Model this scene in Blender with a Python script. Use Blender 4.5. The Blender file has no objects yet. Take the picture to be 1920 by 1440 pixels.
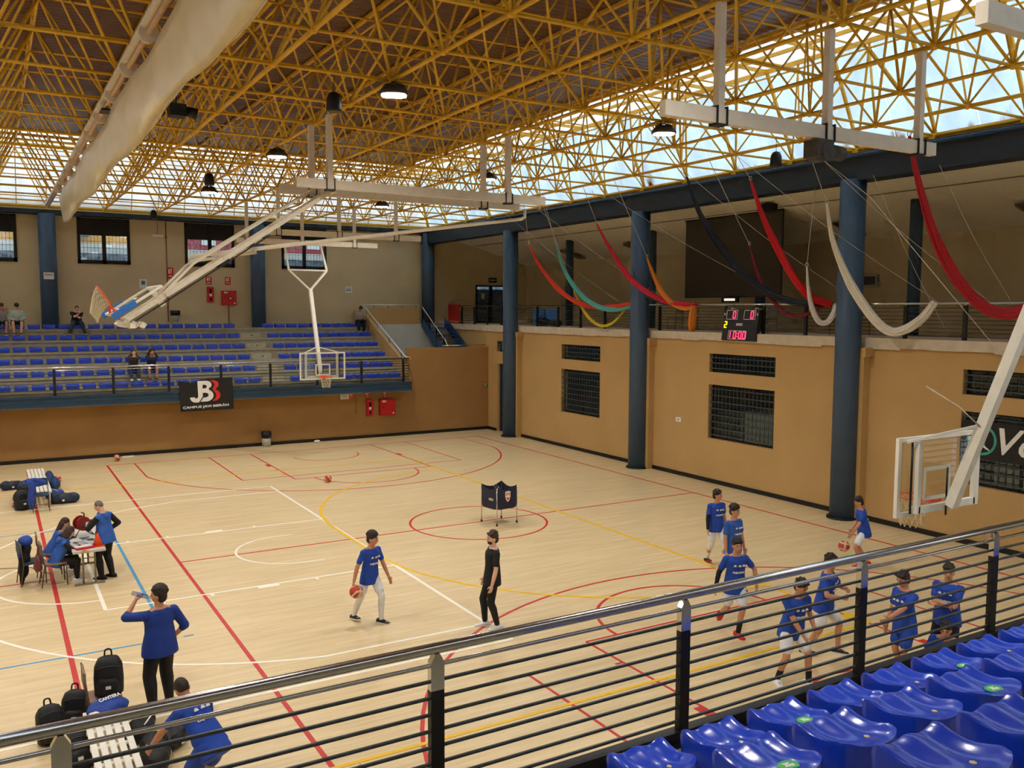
import bpy, math, random
from mathutils import Vector, Matrix
V = Vector
R = math.radians
rnd = random.Random(11)
sc = bpy.context.scene
COL = sc.collection

# ---------------------------------------------------------------- camera
cam_d = bpy.data.cameras.new('camera')
cam = bpy.data.objects.new('camera', cam_d)
COL.objects.link(cam)
cam_d.sensor_width = 36.0
cam_d.lens = 1644.3468 * 36.0 / 1920.0
cam_d.clip_start = 0.05
cam_d.clip_end = 400
CAMP = V((-7.4277, -19.9088, 5.5666))
CAMR = Matrix.Rotation(-0.535951, 4, 'Z') @ Matrix.Rotation(1.4868907, 4, 'X') @ Matrix.Rotation(0.0037367, 4, 'Z')
cam.matrix_world = Matrix.Translation(CAMP) @ CAMR
sc.camera = cam

# ---------------------------------------------------------------- sky, exposure
w = bpy.data.worlds.new('overcast_sky')
sc.world = w
w.use_nodes = True
nt = w.node_tree
bg = nt.nodes['Background']
tc = nt.nodes.new('ShaderNodeTexCoord')
nz = nt.nodes.new('ShaderNodeTexNoise')
nz.inputs['Scale'].default_value = 2.0
nz.inputs['Detail'].default_value = 4
rp = nt.nodes.new('ShaderNodeValToRGB')
rp.color_ramp.elements[0].position = 0.3
rp.color_ramp.elements[0].color = (0.66, 0.80, 0.95, 1)
rp.color_ramp.elements[1].position = 0.7
rp.color_ramp.elements[1].color = (0.86, 0.93, 1.0, 1)
nt.links.new(tc.outputs['Generated'], nz.inputs['Vector'])
nt.links.new(nz.outputs['Fac'], rp.inputs['Fac'])
nt.links.new(rp.outputs['Color'], bg.inputs['Color'])
bg.inputs['Strength'].default_value = 2.3
sc.view_settings.view_transform = 'Standard'
sc.view_settings.look = 'None'
sc.view_settings.gamma = 1.0
sc.view_settings.use_curve_mapping = False
sc.view_settings.exposure = 0.0
LAMP_W = 172.0
sc.cycles.use_denoising = True
sc.cycles.denoising_prefilter = 'FAST'
sc.cycles.use_light_tree = False
sc.cycles.use_adaptive_sampling = True
sc.cycles.adaptive_threshold = 0.07
sc.cycles.adaptive_min_samples = 12
w.cycles.sampling_method = 'NONE'
sc.cycles.max_bounces = 6
sc.cycles.diffuse_bounces = 4
sc.cycles.transparent_max_bounces = 16
sc.cycles.sample_clamp_indirect = 6.0

# ---------------------------------------------------------------- helpers
def L1(c):
    c /= 255.0
    return c / 12.92 if c <= 0.04045 else ((c + 0.055) / 1.055) ** 2.4
def C(r, g, b):
    return (L1(r), L1(g), L1(b), 1.0)

MATS = {}
def mat(name, col, rough=0.6, metal=0.0, var=0.12, scale=6.0, spec=0.4, coat=0.0, bump=0.0, stretch=None, alpha=1.0, trans=0.0):
    if name in MATS:
        return MATS[name]
    m = bpy.data.materials.new(name)
    m.use_nodes = True
    n = m.node_tree.nodes
    l = m.node_tree.links
    b = n['Principled BSDF']
    tc = n.new('ShaderNodeTexCoord')
    mp = n.new('ShaderNodeMapping')
    if stretch:
        mp.inputs['Scale'].default_value = stretch
    nz = n.new('ShaderNodeTexNoise')
    nz.inputs['Scale'].default_value = scale
    nz.inputs['Detail'].default_value = 5
    rp = n.new('ShaderNodeValToRGB')
    d = tuple(max(0, x * (1 - var)) for x in col[:3]) + (1,)
    e = tuple(min(1, x * (1 + var)) for x in col[:3]) + (1,)
    rp.color_ramp.elements[0].position = 0.3
    rp.color_ramp.elements[1].position = 0.7
    rp.color_ramp.elements[0].color = d
    rp.color_ramp.elements[1].color = e
    l.new(tc.outputs['Object'], mp.inputs['Vector'])
    l.new(mp.outputs['Vector'], nz.inputs['Vector'])
    l.new(nz.outputs['Fac'], rp.inputs['Fac'])
    l.new(rp.outputs['Color'], b.inputs['Base Color'])
    b.inputs['Roughness'].default_value = rough
    b.inputs['Metallic'].default_value = metal
    b.inputs['Specular IOR Level'].default_value = spec
    b.inputs['Coat Weight'].default_value = coat
    b.inputs['Coat Roughness'].default_value = 0.08
    b.inputs['Alpha'].default_value = alpha
    b.inputs['Transmission Weight'].default_value = trans
    if bump:
        bp = n.new('ShaderNodeBump')
        bp.inputs['Strength'].default_value = bump
        bp.inputs['Distance'].default_value = 0.02
        l.new(nz.outputs['Fac'], bp.inputs['Height'])
        l.new(bp.outputs['Normal'], b.inputs['Normal'])
    MATS[name] = m
    return m

def emit(name, col, strength):
    m = bpy.data.materials.new(name)
    m.use_nodes = True
    b = m.node_tree.nodes['Principled BSDF']
    b.inputs['Base Color'].default_value = col
    b.inputs['Emission Color'].default_value = col
    b.inputs['Emission Strength'].default_value = strength
    MATS[name] = m
    return m

class MB:
    """collects shapes into one mesh"""
    def __init__(s):
        s.v = []; s.f = []; s.sm = []; s.mi = []
    def add(s, vs, fs, smooth=False, m=0):
        o = len(s.v)
        s.v += [tuple(x) for x in vs]
        for f in fs:
            s.f.append([i + o for i in f]); s.sm.append(smooth); s.mi.append(m)
        return s
    def box(s, c, d, M=None, m=0):
        x, y, z = d[0] / 2, d[1] / 2, d[2] / 2
        vs = [V((i * x, j * y, k * z)) for k in (-1, 1) for j in (-1, 1) for i in (-1, 1)]
        c = V(c)
        vs = [(M @ q if M is not None else q) + c for q in vs]
        return s.add(vs, [(0, 2, 3, 1), (4, 5, 7, 6), (0, 1, 5, 4), (2, 6, 7, 3), (0, 4, 6, 2), (1, 3, 7, 5)], False, m)
    def bb(s, a, b, m=0):
        return s.box([(a[i] + b[i]) / 2 for i in range(3)], [abs(b[i] - a[i]) for i in range(3)], None, m)
    def bar(s, p, q, w, h, up=(0, 0, 1), m=0):
        p, q = V(p), V(q)
        d = (q - p); L = d.length; d.normalize()
        u = V(up)
        if abs(d.dot(u)) > 0.97: u = V((0, 1, 0)) if abs(d.y) < 0.9 else V((1, 0, 0))
        sx = d.cross(u).normalized(); uu = sx.cross(d).normalized()
        M = Matrix((sx, d, uu)).transposed()
        return s.box((p + q) / 2, (w, L, h), M, m)
    def tube(s, pts, r, n=8, cap=True, m=0, smooth=True, closed=False, flat=1.0):
        pts = [V(p) for p in pts]
        k = len(pts)
        rr = r if isinstance(r, (list, tuple)) else [r] * k
        vs = []; prev = None
        for i, p in enumerate(pts):
            if closed: t = pts[(i + 1) % k] - pts[i - 1]
            else: t = pts[min(i + 1, k - 1)] - pts[max(i - 1, 0)]
            if t.length < 1e-9: t = V((0, 0, 1))
            t.normalize()
            if prev is None:
                a = V((0, 0, 1)) if abs(t.z) < 0.9 else V((1, 0, 0))
                nx = a.cross(t).normalized()
            else:
                nx = prev - t * prev.dot(t)
                nx = nx.normalized() if nx.length > 1e-6 else V((1, 0, 0))
            prev = nx
            ny = t.cross(nx)
            for j in range(n):
                a = 2 * math.pi * j / n
                vs.append(p + nx * math.cos(a) * rr[i] + ny * math.sin(a) * rr[i] * flat)
        fs = []
        for i in range(k if closed else k - 1):
            i2 = (i + 1) % k
            for j in range(n):
                fs.append((i * n + j, i * n + (j + 1) % n, i2 * n + (j + 1) % n, i2 * n + j))
        s.add(vs, fs, smooth, m)
        if cap and not closed:
            o = len(s.v) - len(vs)
            s.f.append([o + j for j in reversed(range(n))]); s.sm.append(False); s.mi.append(m)
            s.f.append([o + (k - 1) * n + j for j in range(n)]); s.sm.append(False); s.mi.append(m)
        return s
    def caps(s, p, q, r1, r2, n=10, m=0):
        """tapered capsule with round ends"""
        p, q = V(p), V(q)
        d = q - p
        if d.length < 1e-6: d = V((0, 0, 1e-3))
        t = d.normalized()
        pts = []; rr = []
        for a in (-80, -55, -25, 0):
            pts.append(p + t * r1 * math.sin(R(a))); rr.append(r1 * math.cos(R(a)))
        for a in (0, 25, 55, 80):
            pts.append(q + t * r2 * math.sin(R(a))); rr.append(r2 * math.cos(R(a)))
        return s.tube(pts, rr, n, True, m)
    def ell(s, c, r, M=None, n=12, k=8, m=0, smooth=True):
        c = V(c); vs = []
        if not isinstance(r, (tuple, list)): r = (r, r, r)
        for i in range(1, k):
            ph = math.pi * i / k
            for j in range(n):
                th = 2 * math.pi * j / n
                q = V((r[0] * math.sin(ph) * math.cos(th), r[1] * math.sin(ph) * math.sin(th), r[2] * math.cos(ph)))
                vs.append((M @ q if M is not None else q) + c)
        t = V((0, 0, r[2])); b = V((0, 0, -r[2]))
        vs += [(M @ t if M is not None else t) + c, (M @ b if M is not None else b) + c]
        fs = []
        for i in range(k - 2):
            for j in range(n):
                fs.append((i * n + j, (i + 1) * n + j, (i + 1) * n + (j + 1) % n, i * n + (j + 1) % n))
        T = len(vs) - 2
        for j in range(n):
            fs.append((T, j, (j + 1) % n)); fs.append((T + 1, (k - 2) * n + (j + 1) % n, (k - 2) * n + j))
        return s.add(vs, fs, smooth, m)
    def loft(s, rings, cap=True, smooth=True, m=0):
        n = len(rings[0]); vs = [p for r in rings for p in r]; fs = []
        for i in range(len(rings) - 1):
            for j in range(n):
                fs.append((i * n + j, i * n + (j + 1) % n, (i + 1) * n + (j + 1) % n, (i + 1) * n + j))
        s.add(vs, fs, smooth, m)
        if cap:
            o = len(s.v) - len(vs); k = len(rings) - 1
            s.f.append([o + j for j in reversed(range(n))]); s.sm.append(False); s.mi.append(m)
            s.f.append([o + k * n + j for j in range(n)]); s.sm.append(False); s.mi.append(m)
        return s
    def lathe(s, prof, c=(0, 0, 0), n=16, smooth=True, m=0, cap=True):
        return s.loft([[V((c[0] + r * math.cos(2 * math.pi * j / n), c[1] + r * math.sin(2 * math.pi * j / n), c[2] + z)) for j in range(n)] for r, z in prof], cap, smooth, m)
    def prism(s, poly, t, M=None, m=0):
        """poly in local xy, thickness t along local z (0..t)"""
        n = len(poly)
        vs = [V((x, y, 0)) for x, y in poly] + [V((x, y, t)) for x, y in poly]
        if M is not None: vs = [M @ q for q in vs]
        fs = [tuple(reversed(range(n))), tuple(range(n, 2 * n))] + [(j, (j + 1) % n, n + (j + 1) % n, n + j) for j in range(n)]
        return s.add(vs, fs, False, m)
    def mesh(s, name, mats):
        me = bpy.data.meshes.new(name)
        me.from_pydata(s.v, [], s.f)
        for q in (mats if isinstance(mats, (list, tuple)) else [mats]): me.materials.append(q)
        me.polygons.foreach_set('use_smooth', s.sm)
        me.polygons.foreach_set('material_index', s.mi)
        me.update()
        return me
    def obj(s, name, mats, parent=None):
        return link(name, s.mesh(name, mats), parent)

def link(name, data, parent=None, M=None):
    o = bpy.data.objects.new(name, data)
    COL.objects.link(o)
    if parent is not None: o.parent = parent
    if M is not None: o.matrix_local = M
    return o
def tag(o, label, cat, group=None):
    o['label'] = label; o['category'] = cat
    if group: o['group'] = group
    return o
def thing(name, label, cat, loc=(0, 0, 0), rz=0.0, group=None, scale=None):
    o = bpy.data.objects.new(name, None)
    COL.objects.link(o)
    o.empty_display_size = 0.2
    o.location = loc; o.rotation_euler = (0, 0, rz)
    if scale: o.scale = (scale, scale, scale)
    return tag(o, label, cat, group)
def struct(o, label=None):
    o['kind'] = 'structure'
    if label: o['label'] = label
    return o
def sempty(name, label=None, loc=(0, 0, 0)):
    o = bpy.data.objects.new(name, None); COL.objects.link(o); o.location = loc
    return struct(o, label)
def copy_tree(o, parent=None):
    c = o.copy(); COL.objects.link(c); c.parent = parent
    for ch in list(o.children):
        copy_tree(ch, c)
    return c
def box1(name, a, b, m, parent=None):
    return MB().bb(a, b).obj(name, m, parent)
ORD = ['first', 'second', 'third', 'fourth', 'fifth', 'sixth', 'seventh', 'eighth', 'ninth', 'tenth', 'eleventh', 'twelfth', 'thirteenth', 'fourteenth', 'fifteenth', 'sixteenth', 'seventeenth', 'eighteenth', 'nineteenth', 'twentieth', 'twenty-first', 'twenty-second', 'twenty-third', 'twenty-fourth']

# lettering as mesh (made early, while the scene is small)
TXT = {}
def text_mesh(key, s, m, bold=0.0, shear=0.0, ext=0.004):
    cu = bpy.data.curves.new(key, 'FONT')
    cu.body = s; cu.size = 1.0; cu.align_x = 'CENTER'; cu.align_y = 'CENTER'
    cu.offset = bold; cu.shear = shear; cu.extrude = ext; cu.resolution_u = 3
    o = bpy.data.objects.new(key, cu); COL.objects.link(o)
    dg = bpy.context.evaluated_depsgraph_get()
    me = bpy.data.meshes.new_from_object(o.evaluated_get(dg))
    bpy.data.objects.remove(o); bpy.data.curves.remove(cu)
    xs = [v.co.x for v in me.vertices]; ys = [v.co.y for v in me.vertices]
    cx, cy, W, H = (min(xs) + max(xs)) / 2, (min(ys) + max(ys)) / 2, max(xs) - min(xs), max(ys) - min(ys)
    for v in me.vertices:
        v.co.x = (v.co.x - cx) / W; v.co.y = (v.co.y - cy) / H
    me.materials.clear(); me.materials.append(m)
    me.name = key
    TXT[key] = me
def put_text(name, key, parent, M, wid, hei):
    """text plane: local x right, y up, z towards the reader"""
    return link(name, TXT[key], parent, M @ Matrix.Diagonal((wid, hei, 1, 1)))

# ---------------------------------------------------------------- materials
M_white = mat('white_paint', C(232, 228, 215), 0.45, var=0.05)
M_ivory = mat('ivory_steel_paint', C(226, 216, 196), 0.45, var=0.06)
M_black = mat('black_paint', C(22, 23, 25), 0.45, var=0.2)
M_bluecol = mat('blue_column_paint', C(62, 84, 106), 0.5, var=0.10, scale=2)
M_bluebeam = mat('dark_blue_beam_paint', C(34, 47, 60), 0.55, var=0.12, scale=2)
M_yel = mat('yellow_frame_paint', C(224, 172, 36), 0.42, var=0.10, scale=3)
M_tan = mat('ochre_wall_paint', C(190, 153, 98), 0.75, var=0.06, scale=0.7, bump=0.05)
M_tanhi = mat('beige_wall_paint', C(208, 188, 146), 0.8, var=0.07, scale=0.6, bump=0.05)
M_conc = mat('grey_concrete', C(160, 152, 130), 0.85, var=0.12, scale=5, bump=0.15)
M_ledge = mat('pale_plaster', C(200, 186, 164), 0.8, var=0.10, scale=4, bump=0.1)
M_white_wall = mat('white_wall_paint', C(205, 205, 195), 0.8, var=0.05)
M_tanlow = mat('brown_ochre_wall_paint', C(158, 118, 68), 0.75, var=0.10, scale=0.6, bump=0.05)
M_seat = mat('glossy_blue_plastic', C(28, 66, 196), 0.22, var=0.06, spec=0.55, coat=0.3)
M_steel = mat('polished_steel', C(200, 200, 200), 0.18, metal=1.0, var=0.04)
M_tube = mat('dark_grey_rail_paint', C(62, 66, 66), 0.4, var=0.12, scale=30)
M_base = mat('black_baseboard', C(20, 18, 16), 0.5, var=0.2)
M_red = mat('red_fire_paint', C(196, 30, 34), 0.4, var=0.08)
M_redsign = mat('red_sign_print', C(214, 44, 38), 0.5, var=0.05)
M_wsign = mat('white_sign_print', C(232, 230, 222), 0.5, var=0.04)
M_cable = mat('black_cable', C(18, 18, 18), 0.6, var=0.2)
M_rope = mat('pale_rope', C(190, 180, 158), 0.8, var=0.1)
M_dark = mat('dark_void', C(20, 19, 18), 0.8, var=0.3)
M_grille = mat('grey_green_bar_paint', C(58, 68, 68), 0.5, var=0.15)
M_orange = mat('orange_rim_paint', C(236, 84, 34), 0.4, var=0.06)
M_net = mat('cream_net_cord', C(214, 200, 166), 0.8, var=0.1)
M_bluepad = mat('blue_foam_pad', C(48, 112, 190), 0.6, var=0.06)
M_deck = mat('brown_roof_sheet', C(96, 60, 38), 0.34, var=0.10, scale=1.2, spec=0.55)
M_vinyl = mat('cream_vinyl', C(224, 208, 166), 0.35, var=0.06, scale=2, bump=0.2)
M_paint = {'red': mat('red_line_paint', C(196, 44, 40), 0.4, var=0.06), 'white': mat('white_line_paint', C(246, 240, 222), 0.4, var=0.03), 'yellow': mat('yellow_line_paint', C(232, 186, 28), 0.4, var=0.06), 'blue': mat('blue_line_paint', C(72, 146, 190), 0.4, var=0.05)}

def glass_mat(name, tint, opacity=0.12, rough=0.03):
    m = bpy.data.materials.new(name); m.use_nodes = True
    n = m.node_tree.nodes; l = m.node_tree.links
    out = n['Material Output']; n.remove(n['Principled BSDF'])
    tr = n.new('ShaderNodeBsdfTransparent'); tr.inputs['Color'].default_value = tint
    gl = n.new('ShaderNodeBsdfGlossy'); gl.inputs['Roughness'].default_value = rough
    gl.inputs['Color'].default_value = (0.9, 0.95, 1, 1)
    mx = n.new('ShaderNodeMixShader'); mx.inputs['Fac'].default_value = opacity * 0.35
    l.new(tr.outputs['BSDF'], mx.inputs[1]); l.new(gl.outputs['BSDF'], mx.inputs[2])
    l.new(mx.outputs['Shader'], out.inputs['Surface'])
    MATS[name] = m
    return m
M_glass = glass_mat('clear_glass', (0.86, 0.92, 0.95, 1))
M_board = glass_mat('acrylic_board', (0.94, 0.95, 0.94, 1), 0.16)

def translucent_mat(name, col, stain=0.0):
    """milky polycarbonate sheet: daylight comes through it"""
    m = bpy.data.materials.new(name); m.use_nodes = True
    n = m.node_tree.nodes; l = m.node_tree.links
    out = n['Material Output']; n.remove(n['Principled BSDF'])
    tc = n.new('ShaderNodeTexCoord')
    mp = n.new('ShaderNodeMapping'); mp.inputs['Scale'].default_value = (1.6, 1.6, 0.22)
    nz = n.new('ShaderNodeTexNoise'); nz.inputs['Scale'].default_value = 1.0; nz.inputs['Detail'].default_value = 6
    rp = n.new('ShaderNodeValToRGB')
    rp.color_ramp.elements[0].position = 0.25; rp.color_ramp.elements[0].color = tuple(c * 0.84 for c in col[:3]) + (1,)
    rp.color_ramp.elements[1].position = 0.6; rp.color_ramp.elements[1].color = col
    l.new(tc.outputs['Object'], mp.inputs['Vector']); l.new(mp.outputs['Vector'], nz.inputs['Vector']); l.new(nz.outputs['Fac'], rp.inputs['Fac'])
    src = rp.outputs['Color']
    if stain:
        sx = n.new('ShaderNodeSeparateXYZ'); l.new(tc.outputs['Object'], sx.inputs['Vector'])
        mr = n.new('ShaderNodeMapRange'); mr.inputs['From Min'].default_value = 9.75; mr.inputs['From Max'].default_value = 10.75
        mr.inputs['To Min'].default_value = 0.42; mr.inputs['To Max'].default_value = 0.05
        l.new(sx.outputs['Z'], mr.inputs['Value'])
        mp2 = n.new('ShaderNodeMapping'); mp2.inputs['Scale'].default_value = (1.0, 1.0, 0.18)
        n2 = n.new('ShaderNodeTexNoise'); n2.inputs['Scale'].default_value = 2.1; n2.inputs['Detail'].default_value = 3
        l.new(tc.outputs['Object'], mp2.inputs['Vector']); l.new(mp2.outputs['Vector'], n2.inputs['Vector'])
        su = n.new('ShaderNodeMath'); su.operation = 'SUBTRACT'; l.new(mr.outputs['Result'], su.inputs[0]); l.new(n2.outputs['Fac'], su.inputs[1])
        r2 = n.new('ShaderNodeMapRange'); r2.inputs['From Min'].default_value = -0.08; r2.inputs['From Max'].default_value = 0.10
        l.new(su.outputs['Value'], r2.inputs['Value'])
        mx = n.new('ShaderNodeMix'); mx.data_type = 'RGBA'
        l.new(r2.outputs['Result'], mx.inputs[0]); l.new(src, mx.inputs[6]); mx.inputs[7].default_value = C(150, 104, 52)
        src = mx.outputs[2]
    t = n.new('ShaderNodeBsdfTranslucent'); g = n.new('ShaderNodeBsdfDiffuse')
    l.new(src, t.inputs['Color']); l.new(src, g.inputs['Color'])
    ms = n.new('ShaderNodeMixShader'); ms.inputs['Fac'].default_value = 0.22
    l.new(t.outputs['BSDF'], ms.inputs[1]); l.new(g.outputs['BSDF'], ms.inputs[2])
    l.new(ms.outputs['Shader'], out.inputs['Surface'])
    MATS[name] = m
    return m
M_poly = translucent_mat('bluish_polycarbonate', (0.80, 0.90, 0.97, 1), 1.0)
M_bottle = glass_mat('bottle_plastic', (0.72, 0.76, 0.82, 1), 0.7, 0.08)
M_polyw = translucent_mat('white_polycarbonate', (0.97, 0.99, 0.98, 1))

# floor: pale sports parquet, boards along X
def floor_mat():
    m = bpy.data.materials.new('pale_sports_parquet'); m.use_nodes = True
    n = m.node_tree.nodes; l = m.node_tree.links; b = n['Principled BSDF']
    tc = n.new('ShaderNodeTexCoord')
    mp = n.new('ShaderNodeMapping'); mp.inputs['Scale'].default_value = (0.5, 7.0, 1)
    nz = n.new('ShaderNodeTexNoise'); nz.inputs['Scale'].default_value = 1.3; nz.inputs['Detail'].default_value = 7; nz.inputs['Roughness'].default_value = 0.65
    rp = n.new('ShaderNodeValToRGB')
    rp.color_ramp.elements[0].position = 0.32; rp.color_ramp.elements[0].color = C(210, 183, 136)
    rp.color_ramp.elements[1].position = 0.68; rp.color_ramp.elements[1].color = C(230, 207, 163)
    br = n.new('ShaderNodeTexBrick'); br.inputs['Scale'].default_value = 1.0
    br.inputs['Brick Width'].default_value = 1.8; br.inputs['Row Height'].default_value = 0.13; br.inputs['Mortar Size'].default_value = 0.002
    br.inputs['Color1'].default_value = (1, 1, 1, 1); br.inputs['Color2'].default_value = (0.93, 0.92, 0.90, 1); br.inputs['Mortar'].default_value = (0.82, 0.8, 0.76, 1)
    mu = n.new('ShaderNodeMix'); mu.data_type = 'RGBA'; mu.blend_type = 'MULTIPLY'; mu.inputs[0].default_value = 1.0
    l.new(tc.outputs['Object'], mp.inputs['Vector']); l.new(mp.outputs['Vector'], nz.inputs['Vector']); l.new(nz.outputs['Fac'], rp.inputs['Fac'])
    l.new(tc.outputs['Object'], br.inputs['Vector'])
    l.new(rp.outputs['Color'], mu.inputs[6]); l.new(br.outputs['Color'], mu.inputs[7]); l.new(mu.outputs[2], b.inputs['Base Color'])
    b.inputs['Roughness'].default_value = 0.36; b.inputs['Specular IOR Level'].default_value = 0.4
    return m
M_floor = floor_mat()

for k, s, m_, bo, sh in [('campus', 'CAMPUS JAVI BEIRÁN', M_wsign, 0.025, 0), ('jb_white', 'B', M_wsign, 0.02, 0), ('campus_bag', 'CANTERA', M_wsign, 0.02, 0), ('shirt', 'cajasiete', M_wsign, 0.02, 0), ('no21', '21', MATS['black_paint'], 0.02, 0), ('vol', 'Vol', M_wsign, 0.012, 0.3), ('zona', 'ZONA A', MATS['black_paint'], 0.01, 0), ('exit', 'EXIT', M_wsign, 0.02, 0), ('salida', 'SALIDA', M_wsign, 0.02, 0), ('home', 'H', M_wsign, 0.01, 0), ('guest', 'G', M_wsign, 0.01, 0)]:
    text_mesh(k, s, m_, bo, sh)
# ================================================================ the hall
XL, XR = -14.0, 12.55          # left end of what is built, right wall face
G = 2.19                        # roof grid
def wall_holes(name, axis, a0, a1, u0, u1, z0, z1, holes, m):
    """wall slab across axis ('x' or 'y') from a0 to a1, spanning u0..u1 and z0..z1, with rectangular openings"""
    us = sorted({u0, u1} | {h[0] for h in holes} | {h[1] for h in holes})
    mb = MB()
    for i in range(len(us) - 1):
        c = (us[i] + us[i + 1]) / 2
        hs = sorted([(h[2], h[3]) for h in holes if h[0] <= c <= h[1]])
        z = z0
        for b, t in hs + [(z1, z1)]:
            if b > z:
                if axis == 'x': mb.bb((a0, us[i], z), (a1, us[i + 1], b))
                else: mb.bb((us[i], a0, z), (us[i + 1], a1, b))
            z = t
    return struct(mb.obj(name, m))

floor = struct(box1('floor', (XL, -16.4, -0.2), (12.9, 16.1, 0.0), M_floor), 'pale wooden sports floor with court markings')

# ---- court markings: flat paint, one part for each line
ZC = {'blue': 0.0022, 'red': 0.0030, 'white': 0.0040, 'yellow': 0.0050}
NLN = [0]
def line(x0, y0, x1, y1, col, wd=0.06):
    NLN[0] += 1
    d = V((x1 - x0, y1 - y0, 0)); n = V((-d.y, d.x, 0)).normalized() * wd / 2
    a, b = V((x0, y0, 0)), V((x1, y1, 0))
    z = V((0, 0, ZC[col] + NLN[0] * 7e-6))
    mb = MB(); mb.add([a + n, a - n, b - n, b + n, a + n + z, a - n + z, b - n + z, b + n + z], [(4, 5, 6, 7), (0, 1, 5, 4), (1, 2, 6, 5), (2, 3, 7, 6), (3, 0, 4, 7)])
    return mb.obj('court_line', M_paint[col], floor)
def arc(cx, cy, r, a0, a1, col, wd=0.06):
    n = max(8, int(abs(a1 - a0) / 4)); vs = []; fs = []
    for i in range(n + 1):
        a = R(a0 + (a1 - a0) * i / n)
        for q, z in ((r + wd / 2, 0.0005), (r + wd / 2, ZC[col]), (r - wd / 2, ZC[col]), (r - wd / 2, 0.0005)):
            vs.append((cx + q * math.cos(a), cy + q * math.sin(a), z))
    for i in range(n):
        for j in range(3):
            fs.append((4 * i + j, 4 * i + j + 1, 4 * i + j + 5, 4 * i + j + 4))
    return MB().add(vs, fs).obj('court_arc', M_paint[col], floor)
# white lengthwise basketball court, right half
line(-0.025, -7.5, -0.025, 7.5, 'white', 0.07)
for s in (-1, 1):
    line(0, s * 7.47, -13.9, s * 7.47, 'white', 0.06)
    line(0, s * 2.45, -5.8, s * 2.45, 'white', 0.06)
    line(0, s * 6.6, -2.99, s * 6.6, 'white', 0.06)
    line(-1.2, s * 1.25, -1.575, s * 1.25, 'white', 0.05)
    for x, wd in ((-1.8, 0.06), (-2.8, 0.42), (-3.9, 0.06), (-4.8, 0.06)):
        line(x, s * 2.45, x, s * 2.60, 'white', wd)
line(-5.8, -2.45, -5.8, 2.45, 'white', 0.07)
arc(-5.8, 0, 1.8, 90, 270, 'white')
arc(-1.575, 0, 1.25, 90, 270, 'white', 0.05)
arc(-1.575, 0, 6.75, 102, 258, 'white')
# red crosswise court
RX, RY = 3.45, 0.1
for x in (-4.05, 10.95): line(x, -14, x, 14, 'red', 0.07)
line(-4.05, RY, 10.95, RY, 'red')
arc(RX, RY, 1.8, 0, 360, 'red')
for s in (-1, 1):
    line(-4.05, s * 14, 10.95, s * 14, 'red', 0.05)
    for q in (-1, 1):
        line(RX + q * 2.45, s * 14, RX + q * 2.45, s * 8.2, 'red', 0.05)
        line(RX + q * 4.0, s * 14, RX + q * 4.0, s * 8.85, 'red', 0.05)
        line(RX + q * 6.6, s * 14, RX + q * 6.6, s * 11.0, 'red', 0.05)
        for y, wd in ((12.2, 0.05), (11.2, 0.42), (10.1, 0.05), (9.2, 0.05)):
            line(RX + q * 2.45, s * y, RX + q * 2.60, s * y, 'red', wd)
    line(RX - 2.45, s * 8.2, RX + 2.45, s * 8.2, 'red', 0.05)
    line(RX - 4.0, s * 8.85, RX + 4.0, s * 8.85, 'red', 0.05)
    a = 180 if s > 0 else 0
    arc(RX, s * 8.2, 1.8, a, a + 180, 'red')
    arc(RX, s * 12.425, 1.25, a, a + 180, 'red', 0.05)
    arc(RX, s * 12.425, 6.75, a + 12.2, a + 167.8, 'red')
# neighbouring red court on the left
line(-6.53, -14, -6.53, 14, 'red', 0.08)
line(-6.53, RY, -13.9, RY, 'red')
# yellow handball court
line(5.95, -10, 5.95, 10, 'yellow', 0.08)
for s in (-1, 1):
    line(5.95, s * 10, -13.9, s * 10, 'yellow', 0.07)
    arc(5.95, s * 1.5, 6.0, 180 - s * 90, 180, 'yellow', 0.08)
line(-0.07, -1.5, -0.07, 1.5, 'yellow', 0.08)
line(5.9, -9.72, 5.9, -9.50, 'yellow', 0.28)
# blue court
line(-5.03, -4.58, -5.03, 4.45, 'blue', 0.06)
for s in (-1, 1):
    line(-5.03, s * 4.55, -13.9, s * 4.55, 'blue', 0.05)
line(-4.80, -4.56, -4.64, -4.55, 'blue', 0.05)

# ---- lower walls
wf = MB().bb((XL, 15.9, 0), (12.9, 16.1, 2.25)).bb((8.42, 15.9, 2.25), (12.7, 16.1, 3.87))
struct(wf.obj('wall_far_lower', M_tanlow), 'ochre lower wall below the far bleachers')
struct(box1('baseboard_far', (XL, 15.86, 0.0), (12.55, 15.905, 0.13), M_base))
WR = [(7.14, 9.8), (-1.57, 1.22), (-10.2, -7.42)]
holes = [(13.9, 15.05, 0.0, 3.13), (13.9, 15.1, 3.68, 4.16)] + [(a, b, z0, z1) for a, b in WR for z0, z1 in ((1.44, 3.2), (3.6, 4.2))]
wall_holes('wall_right', 'x', XR, XR + 0.3, -16.4, 16.1, 0, 4.62, holes, M_tan)
struct(MB().bb((12.51, -16.4, 0), (12.555, 13.85, 0.13)).bb((12.51, 15.1, 0), (12.555, 15.9, 0.13)).obj('baseboard_right', M_base))
for yc in (-4.38, 4.38, 13.3):      # wall piers behind the columns, with a small corbel under the slab
    struct(MB().bb((12.30, yc - .44, 0), (12.552, yc + .44, 4.60)).bb((12.2, yc - .56, 4.38), (12.552, yc - .44, 4.62)).obj('trim_pier', M_tan))
mb = MB()
for i in range(44):          # rough plaster edge of the gallery slab, broken lower line
    y0 = -16.4 + i * 0.82; y1 = y0 + 0.82
    mb.bb((12.47, y0, 4.63 - rnd.uniform(0, 0.05)), (12.95, y1, 4.88))
struct(mb.obj('trim_1', M_ledge), 'rough pale plaster edge of the gallery slab')
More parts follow.
